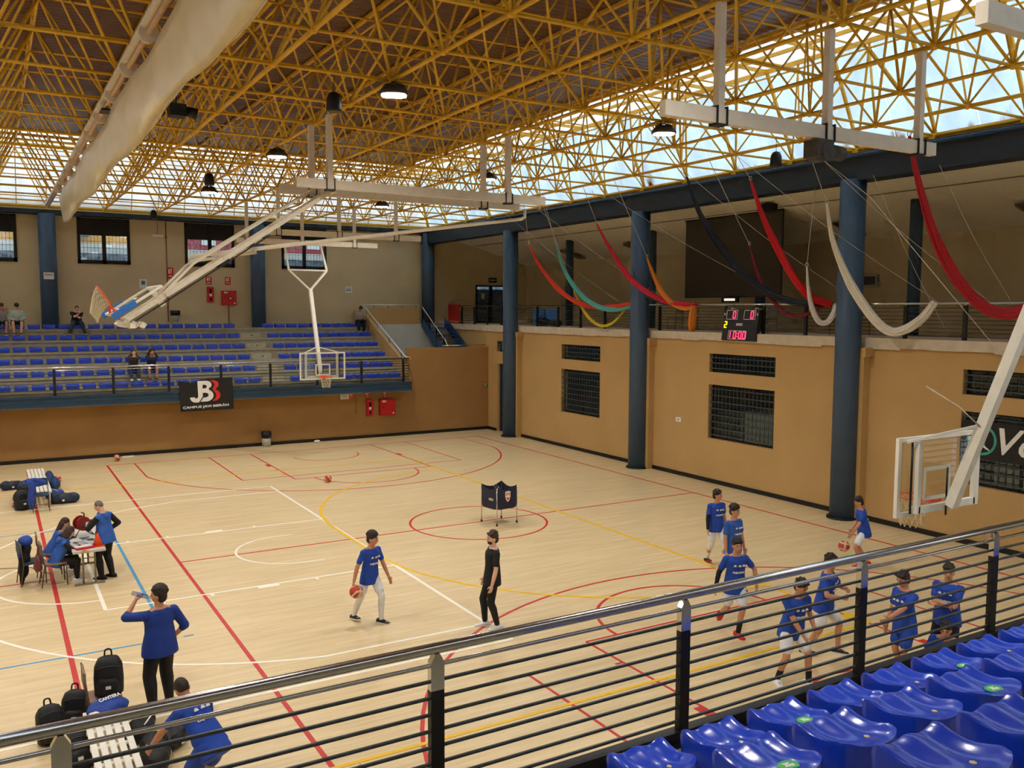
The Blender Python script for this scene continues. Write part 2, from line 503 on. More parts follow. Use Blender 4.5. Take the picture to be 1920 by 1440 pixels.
struct(box1('wall_under_gallery', (12.55, 16.1, 2.8), (12.85, 22.2, 4.62), M_tan))
struct(box1('floor_gallery', (12.6, -22.0, 4.6), (18.6, 22.1, 4.875), M_ledge))
struct(box1('wall_gallery_back', (18.5, -22.0, 4.6), (18.7, 22.2, 8.6), M_tanhi))
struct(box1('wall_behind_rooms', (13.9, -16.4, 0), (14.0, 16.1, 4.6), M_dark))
# upper far wall with its windows and the glazed door
WF = [(-8.35, -6.35), (-4.09, -2.0), (0.29, 2.49), (4.71, 6.92)]
wall_holes('wall_far', 'y', 22.2, 22.45, XL, 18.7, 4.4, 10.2, [(a, b, 7.5, 9.45) for a, b in WF] + [(15.27, 17.15, 4.875, 6.92)], M_tanhi)
# right-hand end and near wall close the hall behind the camera
struct(box1('wall_near', (XL, -22.45, 0), (18.7, -22.2, 10.2), M_tanhi))
struct(box1('wall_left', (XL - 0.2, -22.45, 0), (XL, 22.45, 10.2), M_tanhi))
# ---- gallery ceiling (slopes up towards the hall)
def zceil(x): return 8.05 + 0.27 * (18.5 - x)
cg = MB(); vs = []
for z_off in (0, 0.12):
    for x in (12.6, 18.6):
        for y in (-22.2, 22.19): vs.append((x, y, zceil(x) + z_off))
cg.add(vs, [(0, 1, 3, 2), (4, 6, 7, 5), (0, 2, 6, 4), (1, 5, 7, 3), (0, 4, 5, 1), (2, 3, 7, 6)])
struct(cg.obj('ceiling_gallery', mat('cream_ceiling_paint', C(240, 232, 210), 0.8, var=0.04)))

# ---- barred openings in the right wall
def barred(name, y0, y1, z0, z1, n, label, interior=True):
    e = sempty(name, label)
    if interior:
        f = MB()
        f.bb((12.72, y0, z0), (12.76, y1, z0 + .06)).bb((12.72, y0, z1 - .06), (12.76, y1, z1)).bb((12.72, y0, z0), (12.76, y0 + .06, z1)).bb((12.72, y1 - .06, z0), (12.76, y1, z1)).bb((12.72, (y0 + y1) / 2 - .03, z0), (12.76, (y0 + y1) / 2 + .03, z1))
        f.obj('window_frame', M_black, e)
        box1('pane', (12.735, y0 + .05, z0 + .05), (12.742, y1 - .05, z1 - .05), M_glass, e)
    me_v = MB().tube([(0, 0, 0), (0, 0, z1 - z0 - .1)], 0.011, 5).mesh('bar', M_grille)
    k = int(round((y1 - y0) / 0.18))
    for i in range(k + 1):
        link('bar', me_v, e, Matrix.Translation((12.60, y0 + .08 + (y1 - y0 - .16) * i / k, z0 + .05)))
    me_h = MB().bb((12.575, y0 + .03, -.018), (12.60, y1 - .03, .018)).mesh('crossbar', M_grille)
    for i in range(n):
        link('crossbar', me_h, e, Matrix.Translation((0, 0, z0 + .13 + (z1 - z0 - .26) * i / (n - 1))))
    return e
wl = ['beside the doorway column', 'under the scoreboard', 'behind the black banner']
for i, (a, b) in enumerate(WR):
    barred('window_%d' % (2 * i + 1), a, b, 1.44, 3.2, 8, 'large barred window ' + wl[i])
    barred('window_%d' % (2 * i + 2), a, b, 3.6, 4.2, 3, 'low barred vent window ' + wl[i])
barred('window_7', 13.9, 15.1, 3.68, 4.16, 3, 'small barred vent above the dark blue door')
# things dimly seen through the bars: lockers and a back room
for y0, z1, nm in ((-1.35, 2.35, 0), (-9.7, 3.0, 1)):
    t = thing('locker', ['pale locker dimly visible behind the barred window under the scoreboard', 'row of grey lockers dimly visible behind the bars by the black banner'][nm], 'locker', (13.7, y0, 0))
    for k in range(4):
        MB().bb((-.3, .48 * k, 0), (0, .48 * k + .46, z1)).obj('locker_door', mat('locker_grey', C(120, 118, 100), 0.6), t)
# dark blue door in the corner
d = sempty('door_1', 'dark blue metal door in the far right corner')
m_dd = mat('dark_blue_door_paint', C(28, 42, 58), 0.5)
box1('door_leaf', (12.66, 13.95, 0.01), (12.72, 15.0, 3.10), m_dd, d)
MB().bb((12.58, 13.9, 0), (12.8, 13.95, 3.13)).bb((12.58, 15.0, 0), (12.8, 15.05, 3.13)).obj('door_frame', M_tan, d)
MB().tube([(12.62, 14.1, 1.05), (12.62, 14.24, 1.05)], 0.012, 6).tube([(12.62, 14.1, 1.05), (12.67, 14.1, 1.05)], 0.012, 6).obj('door_handle', M_steel, d)

# ---- far windows with half-drawn black shutters
wn = ['behind the leftmost spectators', 'right of the numbered blue column', 'above the fire hose cabinets', 'behind the hoop mast']
m_wf = mat('black_window_frame', C(20, 19, 18), 0.5)
for i, (a, b) in enumerate(WF):
    e = sempty('window_%d' % (8 + i), 'black framed window with a half lowered shutter ' + wn[i])
    f = MB(); z0, z1 = 7.5, 9.45; c = (a + b) / 2
    f.bb((a, 22.16, z0), (b, 22.28, z0 + .16)).bb((a, 22.16, z1 - .08), (b, 22.28, z1)).bb((a, 22.16, z0), (a + .12, 22.28, z1)).bb((b - .12, 22.16, z0), (b, 22.28, z1)).bb((c - .08, 22.16, z0), (c + .08, 22.28, z1))
    f.obj('window_frame', m_wf, e)
    box1('shutter', (a + .1, 22.19, 8.72), (b - .1, 22.24, z1 - .05), m_wf, e)
    for p0, p1 in ((a + .12, c - .08), (c + .08, b - .12)):
        box1('pane', (p0, 22.22, z0 + .14), (p1, 22.228, 8.74), M_glass, e)
        gm = MB().tube([(0, 0, 0), (0, 0, 1.1)], 0.008, 4).mesh('bar', m_wf)
        for k in range(1, 6): link('bar', gm, e, Matrix.Translation((p0 + (p1 - p0) * k / 6, 22.36, z0 + .14)))
        gh = MB().tube([(p0, 22.36, 0), (p1, 22.36, 0)], 0.008, 4).mesh('crossbar', m_wf)
        for k in range(1, 4): link('crossbar', gh, e, Matrix.Translation((0, 0, z0 + .14 + .28 * k)))
e = sempty('door_2', 'glazed double door at the far end of the gallery')
MB().bb((15.27, 22.17, 4.875), (15.35, 22.3, 6.92)).bb((17.07, 22.17, 4.875), (17.15, 22.3, 6.92)).bb((15.27, 22.17, 6.84), (17.15, 22.3, 6.92)).bb((16.13, 22.17, 4.875), (16.29, 22.3, 6.92)).bb((15.27, 22.17, 4.875), (17.15, 22.3, 4.98)).obj('door_frame', m_wf, e)
for a, b in ((15.35, 16.13), (16.29, 17.07)): box1('pane', (a, 22.22, 4.9), (b, 22.228, 6.85), M_glass, e)
box1('notice', (15.62, 22.19, 6.18), (15.82, 22.195, 6.48), M_wsign, e)

# ---- outside, seen through those windows: stone retaining wall, pale road band, houses
m_stone = mat('grey_rubble_stone', C(112, 122, 132), 0.9, var=0.5, scale=5.5, bump=0.6)
tag(MB().bb((-14, 26.5, 6.7), (26, 27.2, 8.2)).obj('stone_retaining_wall', m_stone), 'grey rubble retaining wall outside the far windows', 'stone wall')
tag(MB().bb((-14, 26.55, 8.2), (26, 26.8, 8.5)).obj('white_parapet', M_white_wall), 'white parapet on top of the stone wall outside', 'parapet')
hs = thing('orange_house', 'orange house with a green awning beyond the far windows', 'house', (-3, 34, 3.5))
MB().bb((-5, -.06, 4.9), (4.5, 0, 5.65)).obj('white_band', M_white_wall, hs)
MB().bb((-5, 0, 4.7), (4.5, 4, 8.6)).obj('facade', mat('orange_render', C(222, 164, 92), 0.8), hs)
MB().bb((-2.6, -1.0, 6.0), (.4, 0, 6.5)).obj('awning', mat('green_awning_cloth', C(56, 120, 104), 0.7), hs)
hs = thing('red_house', 'dark red house beyond the far windows', 'house', (7, 34, 3.5))
MB().bb((-4.5, -.06, 4.9), (16, 0, 5.5)).obj('white_band', M_white_wall, hs)
MB().bb((-4.5, 0, 4.7), (16, 4, 7.4)).obj('facade', mat('dark_red_render', C(150, 62, 66), 0.8), hs)
for k in range(9): MB().bb((-3.6 + 2.1 * k, -.04, 5.8), (-2.8 + 2.1 * k, 0, 6.9)).obj('window', M_white_wall, hs)
car = thing('parked_car', 'white car parked on the road outside the far windows', 'car', (1.9, 24.6, 6.7))
prof = [(-2.0, .25), (-2.0, .75), (-1.5, .85), (-1.0, 1.42), (.7, 1.45), (1.3, .95), (2.0, .8), (2.05, .25)]
Mx = Matrix.Translation((0, .8, 0)) @ Matrix.Rotation(R(90), 4, 'X')
MB().prism(prof, 1.6, Mx).obj('car_body', M_white, car)
for x in (-1.2, 1.25): MB().tube([(x, -.82, .3), (x, -.6, .3)], .3, 14).obj('wheel', M_black, car)
MB().prism([(-.9, .92), (-.75, 1.36), (.6, 1.38), (1.05, .95)], .01, Matrix.Translation((0, -.805, 0)) @ Matrix.Rotation(R(90), 4, 'X')).obj('side_window', M_dark, car)
struct(box1('ground_outside', (-30, 22.5, 3.0), (40, 60, 6.7), m_stone))
struct(box1('road_outside', (-30, 27.2, 6.7), (40, 45, 8.2), mat('grey_asphalt', C(150, 152, 154), 0.9)))

# ---- blue columns and edge beams
def column(x, y, z0, z1, r, label, collar=True, sign=False):
    t = thing('column', label, 'column', (x, y, 0), 0, 'blue round columns')
    MB().lathe([(r, z0), (r, z1)], n=28).obj('shaft', M_bluecol, t)
    if collar: MB().lathe([(r + .07, z0), (r + .07, z0 + .05)], n=28).obj('base_ring', M_base, t)
    return t
column(12.2, -4.38, 0, 9.0, .33, 'thick blue column nearest the camera on the right wall')
column(12.2, 4.38, 0, 9.0, .33, 'thick blue column standing right of the teal hanging silk')
column(12.2, 13.3, 0, 9.0, .33, 'thick blue column in front of the corner door')
column(12.2, 21.7, 4.4, 9.5, .33, 'blue column in the far right corner behind the stairs', False)
c = column(3.45, 21.75, 4.4, 9.5, .33, 'blue column on the far wall left of the hoop mast', False)
c = column(-5.25, 21.75, 4.4, 9.5, .33, 'blue column on the far wall carrying a small white notice', False)
box1('notice', (-.20, -.345, 6.78), (.18, -.325, 7.06), M_wsign, c)
put_text('lettering', 'zona', c, Matrix.Translation((-.01, -.347, 6.97)) @ Matrix.Rotation(R(90), 4, 'X'), .3, .09)
for y, nm in ((14.0, 'behind the teal and yellow silks'), (8.1, 'right of the middle thick column'), (2.2, 'half hidden behind the grey projection screen'), (-3.75, 'behind the large dark red silk')):
    t = thing('gallery_column', 'slim dark blue gallery column ' + nm, 'column', (15.8, y, 4.875), 0, 'slim gallery columns')
    MB().lathe([(.18, 0), (.18, zceil(15.8) - 4.85)], n=20).obj('shaft', M_bluecol, t)
tag(box1('edge_beam', (12.02, -22.2, 8.95), (12.6, 22.2, 9.66), M_bluebeam), 'deep dark blue edge beam above the right columns', 'beam')
tag(box1('edge_beam', (XL, 21.62, 9.48), (12.0, 22.19, 9.66), M_bluebeam), 'dark blue edge beam above the far windows', 'beam')
m_gut = mat('blue_gutter_paint', C(34, 62, 96), 0.5)
tag(MB().tube([(11.97, -22.1, 9.58), (11.97, 21.6, 9.58)], .045, 8).obj('conduit', m_gut), 'thin blue conduit along the top of the right edge beam', 'conduit')

# ================================================================ roof
NX, NY0, NY1 = 11, -8, 10
ZB, ZT = 9.80, 11.95
def bx(i): return 12.3 - G * i
def by(j): return G * j
frame = thing('space_frame', 'yellow tubular space frame carrying the hall roof', 'roof frame', (0, 0, 0))
def cam_uv(p):
    q = CAMR.inverted() @ (V(p) - CAMP)
    if q.z > -0.5: return None
    return (960 - 1644.35 * q.x / q.z, 720 + 1644.35 * q.y / q.z, -q.z)
struts = []      # (kind, p, q, r)
for i in range(NX + 1):
    for j in range(NY0, NY1 + 1):
        P = V((bx(i), by(j), ZB))
        if i < NX: struts.append(('chord_tube', P, V((bx(i + 1), by(j), ZB)), .031))
        if j < NY1: struts.append(('chord_tube', P, V((bx(i), by(j + 1), ZB)), .044 if i % 2 else .037))
def tx(i): return 12.3 - G * (i + .5)
def ty(j): return G * (j + .5)
for i in range(NX):
    for j in range(NY0, NY1):
        P = V((tx(i), ty(j), ZT))
        if i < NX - 1: struts.append(('upper_tube', P, V((tx(i + 1), ty(j), ZT)), .025))
        if j < NY1 - 1: struts.append(('upper_tube', P, V((tx(i), ty(j + 1), ZT)), .025))
        for di in (0, 1):
            for dj in (0, 1):
                struts.append(('web_tube', P, V((bx(i + di), by(j + dj), ZB)), .023 if (i + j) % 3 else .030))
scored = []
for k, (nm, p, q, r) in enumerate(struts):
    c = cam_uv((p + q) / 2)
    if c and -40 < c[0] < 1960 and -60 < c[1] < 480: scored.append((c[2] / r, k))
scored.sort()
single = {}
cnt = {'chord_tube': 0, 'upper_tube': 0, 'web_tube': 0}
lim = {'chord_tube': 110, 'upper_tube': 70, 'web_tube': 120}
for d_, k in scored:
    nm = struts[k][0]
    if cnt[nm] < lim[nm]: cnt[nm] += 1; single[k] = 1
UNIT = {}
rest = {'chord_tube': MB(), 'upper_tube': MB(), 'web_tube': MB()}
for k, (nm, p, q, r) in enumerate(struts):
    if k in single:
        L = (q - p).length
        key = (nm, round(L, 3), r)
        if key not in UNIT: UNIT[key] = MB().tube([(0, 0, .05), (0, 0, L - .05)], r, 8).mesh(nm, M_yel)
        link(nm, UNIT[key], frame, Matrix.Translation(p) @ (q - p).to_track_quat('Z', 'Y').to_matrix().to_4x4())
    else: rest[nm].tube([p, q], r, 6, False)
for nm, mb in rest.items():
    o = mb.obj(nm, M_yel, frame); o['kind'] = 'stuff'
mb = MB()
for i in range(NX + 1):
    for j in range(NY0, NY1 + 1):
        mb.ell((bx(i), by(j), ZB), .068, None, 8, 6)
for i in range(NX):
    for j in range(NY0, NY1): mb.ell((tx(i), ty(j), ZT), .05, None, 6, 5); mb.tube([(tx(i), ty(j), ZT), (tx(i), ty(j), ZT + .22)], .035, 6)
o = mb.obj('node_joint', M_yel, frame); o['kind'] = 'stuff'
foot = MB().bb((-.05, -.05, -.16), (.05, .05, 0)).bb((-.12, -.1, -.18), (.12, .1, -.14)).mesh('bearing_foot', M_yel)
for j in range(NY0, NY1 + 1): link('bearing_foot', foot, frame, Matrix.Translation((12.2, by(j), 9.8)))
for i in range(1, NX + 1): link('bearing_foot', foot, frame, Matrix.Translation((bx(i), 21.75, 9.8)))
# purlins over the frame
mb = MB()
for i in range(NX): mb.bb((tx(i) - .04, by(NY0), ZT + .22), (tx(i) + .04, 20.7, ZT + .30))
o = mb.obj('purlin', M_yel, frame); o['kind'] = 'stuff'

# opaque ribbed deck
mb = MB(); vs = []; fs = []
y = -22.3; k = 0; ys = []
while y < 18.6:
    ys += [(y, 0), (y + .09, 0), (y + .12, .007), (y + .21, .007)]; y += .24
for yy, dz in ys: vs += [(XL, min(yy, 18.6), ZT + .32 + dz), (9.05, min(yy, 18.6), ZT + .32 + dz)]
for i in range(len(ys) - 1): fs.append((2 * i, 2 * i + 2, 2 * i + 3, 2 * i + 1))
mb.add(vs, fs)
struct(mb.obj('ceiling', M_deck), 'brown ribbed metal roof deck')
struct(box1('ceiling_top', (XL, -22.3, ZT + .42), (9.05, 18.6, ZT + .5), M_deck))
# translucent strips: flat along the eaves, then sloping down to the beams
sky = sempty('skylight', 'translucent roof strip along the right and far eaves')
for j in range(NY0 - 2, NY1):
    y0, y1 = by(j) + .02, min(by(j + 1) - .02, 20.78)
    for x0, x1 in ((9.07, 10.09), (10.13, 11.22)):
        box1('pane', (x0, y0, ZT + .22), (x1, y1, ZT + .235), M_polyw, sky)
for i in range(1, NX):
    x0, x1 = bx(i + 1) + .02, bx(i) - .02
    if x1 > 9.05: x1 = 9.04
    for y0, y1 in ((18.62, 19.68), (19.72, 20.78)):
        box1('pane', (x0, y0, ZT + .22), (x1, y1, ZT + .235), M_polyw, sky)
rb = MB()
for j in range(NY0 - 2, NY1 + 1): rb.bar((9.0, by(j), ZT + .17), (11.25, by(j), ZT + .17), .05, .09)
for x in (9.05, 10.11, 11.22): rb.bar((x, by(NY0 - 2), ZT + .16), (x, 20.8, ZT + .16), .06, .09)
for i in range(1, NX + 1): rb.bar((bx(i), 18.55, ZT + .17), (bx(i), 20.85, ZT + .17), .05, .09)
for y in (18.6, 19.7, 20.78): rb.bar((bx(NX), y, ZT + .16), (11.22, y, ZT + .16), .06, .09)
rb.obj('glazing_bars', M_yel, sky)
glz = sempty('window_12', 'milky sloping glazing above the right edge beam')
def slope_pane(a, b, c, d_, m, parent):
    n = (V(b) - V(a)).cross(V(d_) - V(a)).normalized() * .012
    vs = [V(a), V(b), V(c), V(d_)]; vs += [v + n for v in vs]
    MB().add(vs, [(0, 3, 2, 1), (4, 5, 6, 7), (0, 1, 5, 4), (1, 2, 6, 5), (2, 3, 7, 6), (3, 0, 4, 7)]).obj('pane', m, parent)
ylo, k = by(NY0 - 2), 0
h = G / 2
j = 0
while ylo + j * h < 21.85:
    y0 = ylo + j * h + .012; y1 = min(ylo + (j + 1) * h - .012, 21.95)
    yt0, yt1 = min(y0, 20.8), min(y1, 20.8)
    slope_pane((12.42, y0, 9.76), (12.42, y1, 9.76), (11.22, max(yt1, yt0 + .01), 12.18), (11.22, yt0, 12.18), M_poly, glz)
    j += 1
gf = sempty('window_13', 'milky sloping glazing above the far edge beam')
i = 0
while 12.3 - i * h > bx(NX):
    x1 = 12.3 - i * h - .012; x0 = 12.3 - (i + 1) * h + .012
    xt0, xt1 = min(x0, 11.2), min(x1, 11.22)
    slope_pane((x1, 22.0, 9.76), (x0, 22.0, 9.76), (xt0 - .01, 20.8, 12.18), (xt1, 20.8, 12.18), M_polyw, gf)
    i += 1
rb = MB()
for j in range(NY0, NY1 + 1): rb.bar((12.36, by(j), 9.8), (11.2, min(by(j), 20.8), 12.12), .07, .07)
rb.bar((11.2, by(NY0), 12.12), (11.2, 20.8, 12.12), .09, .12); rb.bar((12.36, by(NY0), 9.80), (12.36, 21.9, 9.80), .08, .12)
rb.obj('glazing_bars', M_yel, glz)
rb = MB()
for i in range(0, 2 * NX + 1): rb.bar((12.3 - i * h, 21.96, 9.8), (min(12.3 - i * h, 11.2), 20.78, 12.12), .03, .03)
for k in range(1, 6): rb.bar((bx(NX), 21.94 - .2 * k, 9.78 + .4 * k), (12.3 - .18 * k, 21.94 - .2 * k, 9.78 + .4 * k), .03, .04)
rb.bar((bx(NX), 20.8, 12.12), (11.2, 20.8, 12.12), .09, .12); rb.bar((bx(NX), 21.93, 9.80), (12.36, 21.93, 9.80), .08, .12)
rb.obj('glazing_bars', M_yel, gf)
# ================================================================ bleachers
PITCH, ROWY, RISE = 0.55, 0.92, 0.425
def terrace(name, sgn, x0, x1, y_first, z_first, rows, back, zw, label, zfloor):
    """stepped concrete stand; sgn = +1 rises towards +y"""
    t = sempty(name, label)
    box1('walkway', (x0, sgn * 15.27, zw - .2), (x1, sgn * (y_first - .24), zw), M_conc, t)
    for r in range(rows):
        ya = y_first - .24 + ROWY * r
        yb = ya + ROWY if r < rows - 1 else back
        z = z_first + RISE * r
        s = MB().bb((x0, sgn * ya, zfloor), (x1, sgn * yb, z - .09)).bb((x0, sgn * (ya - .05), z - .09), (x1, sgn * yb, z))
        s.obj('step', M_conc, t)
    return t
SEAT_H = 0.10
far_t = terrace('far_terrace', 1, XL, 8.3, 15.95, 2.60, 6, 22.2, 2.28, 'stepped concrete terrace of the far bleachers', 2.05)
m_aisle = mat('pale_aisle_concrete', C(176, 168, 142), 0.85, var=0.08)
for r in range(6):       # half-height aisle blocks with a dark round step light
    y = 15.95 - .24 + ROWY * r; z = 2.60 + RISE * r
    b = box1('aisle_block', (2.12, y - .42, z - RISE), (3.0, y - .04, z - RISE / 2 - .005), m_aisle, far_t)
    MB().tube([(2.62, y - .424, z - RISE + .11), (2.62, y - .418, z - RISE + .11)], .03, 10).obj('step_light', M_dark, far_t)
near_t = terrace('near_terrace', -1, XL, 8.3, 15.98, 2.645, 7, 22.2, 2.40, 'stepped concrete terrace of the near bleachers', 0.0)

# moulded seat shell: straight wavy front edge, round back edge, deep skirt
def seat_mesh():
    nu, nv = 18, 12
    def pt(i, j, dz=0.0, k=1.0):
        u = -1 + 2 * i / nu; v = j / nv           # v 0 front .. 1 back
        x = u * .213 * (1 - .03 * v * v) * k
        back = .115 + .115 * math.sqrt(max(0, 1 - u * u * .99))
        y = (.19 * (1 - v) - back * v) * k
        wave = .010 * math.cos(u * math.pi * 2.0) * (1 - v) ** 0.8
        side = .020 * abs(u) ** 3
        z = .052 + wave + side - .030 * math.sin(math.pi * min(1, v * 1.1)) + .016 * v ** 3
        if j == 0: z -= .014
        if abs(u) > .95: z -= .012
        return V((x, y, z + dz))
    vs = []; fs = []
    for j in range(nv + 1):
        for i in range(nu + 1): vs.append(pt(i, j))
    W = nu + 1
    for j in range(nv):
        for i in range(nu): fs.append((j * W + i, j * W + i + 1, (j + 1) * W + i + 1, (j + 1) * W + i))
    fs = [tuple(reversed(f)) for f in fs]
    mb = MB(); mb.add(vs, fs, True)
    loop = [i for i in range(W)] + [j * W + nu for j in range(1, nv + 1)] + [nv * W + i for i in range(nu - 1, -1, -1)] + [j * W for j in range(nv - 1, 0, -1)]
    o = len(mb.v)
    up = [V(vs[k]) for k in loop]
    mid = [V((p.x * 1.035, p.y * 1.035, p.z - .030)) for p in up]
    low = [V((p.x * 1.00, p.y * 1.00, -.118 if p.y < 0.1 else -.105)) for p in up]
    n = len(loop)
    fs2 = [(j, (j + 1) % n, n + (j + 1) % n, n + j) for j in range(n)] + [(n + j, n + (j + 1) % n, 2 * n + (j + 1) % n, 2 * n + j) for j in range(n)]
    mb.add(up + mid + low, fs2, True)
    return mb
SEAT = seat_mesh().mesh('seat_shell', M_seat)
CAP = MB().lathe([(.016, 0), (.016, .003), (.010, .005)], n=10).mesh('bolt_cap', mat('cream_cap', C(214, 200, 150), 0.5))
M_green = mat('green_sticker', C(70, 190, 90), 0.5, var=0.05)
_st = MB().prism([(.062 * math.cos(R(a)), .048 * math.sin(R(a))) for a in range(0, 360, 20)], .003)
_st.prism([(-.034, -.010), (.03, -.022), (.034, .002), (.0, .006), (.03, .02), (-.03, .026), (-.016, .004)], .0042, m=1)
STICK = _st.mesh('sticker', [M_green, M_wsign])
LEG = MB().bb((-.15, -.10, -.115), (.15, .10, .0)).mesh('seat_bracket', M_conc)
SEATS = {}
def seat(x, y, z, rz, label, group, kind):
    t = thing('bleacher_seat', label, 'seat', (x, y, z), rz, group)
    link('seat_shell', SEAT, t, Matrix.Translation((0, 0, .045)))
    link('seat_bracket', LEG, t, Matrix.Translation((0, 0, .035)))
    if kind == 'cap': link('bolt_cap', CAP, t, Matrix.Translation((.03, -.10, .0865)))
    elif kind == 'sticker': link('sticker', STICK, t, Matrix.Translation((.02, -.10, .0885)) @ Matrix.Rotation(R(-3), 4, 'X'))
    return t
RN = ['bottom', 'second', 'third', 'fourth', 'fifth', 'top']
for r in range(6):
    y = 15.95 + ROWY * r; z = 2.68 + RISE * r
    for k in range(9):
        seat(3.42 + PITCH * k + .02 * r, y, z, R(180), 'blue far seat right of the aisle, %s row, %s from the aisle' % (RN[r], ORD[k]), 'far bleacher seats right of the aisle', 'sticker' if (r * 5 + k * 3) % 7 < 2 else 'none')
    for k in range(17):
        seat(1.68 - PITCH * k + .02 * r, y, z, R(180), 'blue far seat left of the aisle, %s row, %s from the aisle' % (RN[r], ORD[k]), 'far bleacher seats left of the aisle', 'sticker' if (r * 3 + k * 5) % 8 < 2 else 'none')
# near rows (the camera looks over them)
NRY = [(-15.93, 2.74), (-16.86, 3.185), (-17.8, 3.63)]
NRN = ['row along the railing', 'second row behind the railing', 'third row behind the railing']
nx0 = [-4.04, -4.06, -4.05]
stick = {(0, 2), (0, 5), (1, 0), (1, 3), (0, 9), (1, 7), (2, 4)}
for r, (y, z) in enumerate(NRY):
    for k in range(12):
        x = nx0[r] + .598 * k
        seat(x, y, z - .0, 0, 'glossy blue near seat, %s, %s from the left' % (NRN[r], ORD[k]), 'near bleacher seats', 'sticker' if (r, k) in stick else 'cap')

# ---- railings
def railing(name, label, pts_x, y, ztop, zbot, sgn, x0, x1, steel_cap, end=None, bars=8):
    t = thing(name, label, 'railing', (0, 0, 0))
    MB().tube([(x0, y, ztop), (x1, y, ztop)], .034, 16).obj('top_rail', M_steel, t)
    MB().tube([(x0, y, ztop - .105), (x1, y, ztop - .105)], .014, 10).obj('thin_rail', M_steel, t)
    bm = MB().tube([(x0, y, 0), (x1, y, 0)], .0125, 8).mesh('rail_bar', M_tube)
    for i in range(bars): link('rail_bar', bm, t, Matrix.Translation((0, 0, ztop - .205 - i * (ztop - .205 - zbot - .05) / (bars - 1))))
    for x in pts_x:
        p = MB()
        pm = MB().bb((x - .045, y - .025, zbot - .06), (x + .045, y + .025, ztop - .26 if steel_cap else ztop - .06))
        post = pm.obj('post', M_black, t)
        if steel_cap:
            Mx = Matrix.Translation((x, y - .0255, 0)) @ Matrix.Rotation(R(90), 4, 'X')
            prof = [(-.0455, ztop - .26), (.0455, ztop - .26), (.0455, ztop - .085), (.015, ztop - .03), (-.015, ztop - .03), (-.0455, ztop - .085)]
            MB().prism(prof, -.051, Mx).obj('post_cap', M_steel, post)
        else:
            MB().tube([(x, y, ztop - .07), (x, y, ztop)], .012, 6).ell((x, y, ztop - .07), .022, None, 8, 6).obj('post_cap', M_steel, post)
    return t
NP = [-11.2, -9.2, -7.21, -5.15, -3.14, -1.15, .78, 2.75, 4.7, 6.6, 8.2]
nr = railing('near_railing', 'steel and black railing in front of the near bleacher seats', NP, -15.17, 3.495, 2.50, -1, XL, 8.3, True, bars=8)
MB().bb((XL, -15.21, 2.40), (8.3, -15.12, 2.485)).obj('kerb_rail', M_black, nr)
FP = [7.93 - 1.925 * k for k in range(11)]
fr = railing('far_railing', 'steel and black railing in front of the far bleacher seats', FP, 15.2, 3.46, 2.50, 1, XL, 8.22, False, bars=7)
MB().tube([(8.22, 15.2, 3.46), (8.25, 15.3, 3.46), (8.28, 15.9, 3.46)], .028, 10).obj('return_rail', M_steel, fr)
mb = MB()
for i in range(7):
    z = 3.25 - i * .117; mb.tube([(8.22, 15.2, z), (8.22, 15.95, z)], .0125, 6)
mb.bb((8.18, 15.86, 2.4), (8.26, 15.94, 3.4))
mb.obj('return_panel', M_tube, fr)
# painted steel front beams under the railings
def front_beam(name, label, y0, y1, z0, z1):
    t = thing(name, label, 'beam', (0, 0, 0))
    MB().bb((XL, y0, z0), (8.3, y1, z1)).obj('web', M_bluebeam2, t)
    MB().bb((XL, min(y0, y1) - .05, z1 - .06), (8.3, max(y0, y1) + .02, z1)).bb((XL, min(y0, y1) - .05, z0), (8.3, max(y0, y1) + .02, z0 + .05)).bb((XL, min(y0, y1) - .03, (z0 + z1) / 2 - .02), (8.3, max(y0, y1), (z0 + z1) / 2 + .02)).obj('flange', M_bluebeam2, t)
    return t
M_bluebeam2 = mat('petrol_blue_beam_paint', C(42, 70, 92), 0.5, var=0.1, scale=3)
front_beam('far_front_beam', 'petrol blue steel beam along the front of the far bleachers', 15.14, 15.24, 2.06, 2.46)
front_beam('near_front_beam', 'petrol blue steel beam under the near railing', -15.10, -15.02, 2.06, 2.38)
struct(box1('soffit_far', (XL, 15.2, 2.02), (8.3, 16.0, 2.08), M_conc))
struct(box1('wall_near_lower', (XL, -16.1, 0), (8.3, -15.9, 2.2), M_tan))

# ---- side wall of the far stand with sloping handrail, landing and stairs
sw = [(15.9, 2.3), (15.9, 3.2), (21.05, 5.5), (22.2, 5.5), (22.2, 2.3)]
Mx = Matrix(((0, 0, 1, 8.3), (1, 0, 0, 0), (0, 1, 0, 0), (0, 0, 0, 1)))
struct(MB().prism(sw, .12, Mx).obj('wall_stand_side', M_tan), 'ochre side wall closing the far bleachers')
hr = thing('stair_handrail', 'white steel handrail sloping along the bleacher side wall and landing', 'handrail', (0, 0, 0))
MB().tube([(8.3, 15.3, 3.46), (8.34, 15.9, 3.5), (8.36, 21.05, 5.80)], .028, 10).obj('slope_rail', M_white, hr)
MB().tube([(8.36, 21.05, 5.80), (8.36, 20.25, 5.80), (11.0, 20.25, 5.80)], .024, 10).obj('landing_rail', M_white, hr)
mb = MB()
for k in range(4): mb.tube([(8.36, 16.4 + 1.4 * k, 3.35 + .627 * k), (8.36, 16.4 + 1.4 * k, 3.72 + .627 * k)], .012, 6)
for k in range(4): mb.tube([(8.6 + .75 * k, 20.25, 5.6), (8.6 + .75 * k, 20.25, 5.80)], .012, 6)
mb.obj('rail_post', M_black, hr)
struct(box1('wall_landing_upper', (8.42, 20.2, 4.86), (11.0, 20.32, 5.66), M_tan))
struct(box1('wall_landing_white', (8.42, 20.2, 3.0), (12.6, 20.32, 4.86), M_white_wall))
struct(box1('floor_landing', (8.42, 16.1, 3.1), (12.6, 20.2, 3.42), M_conc))
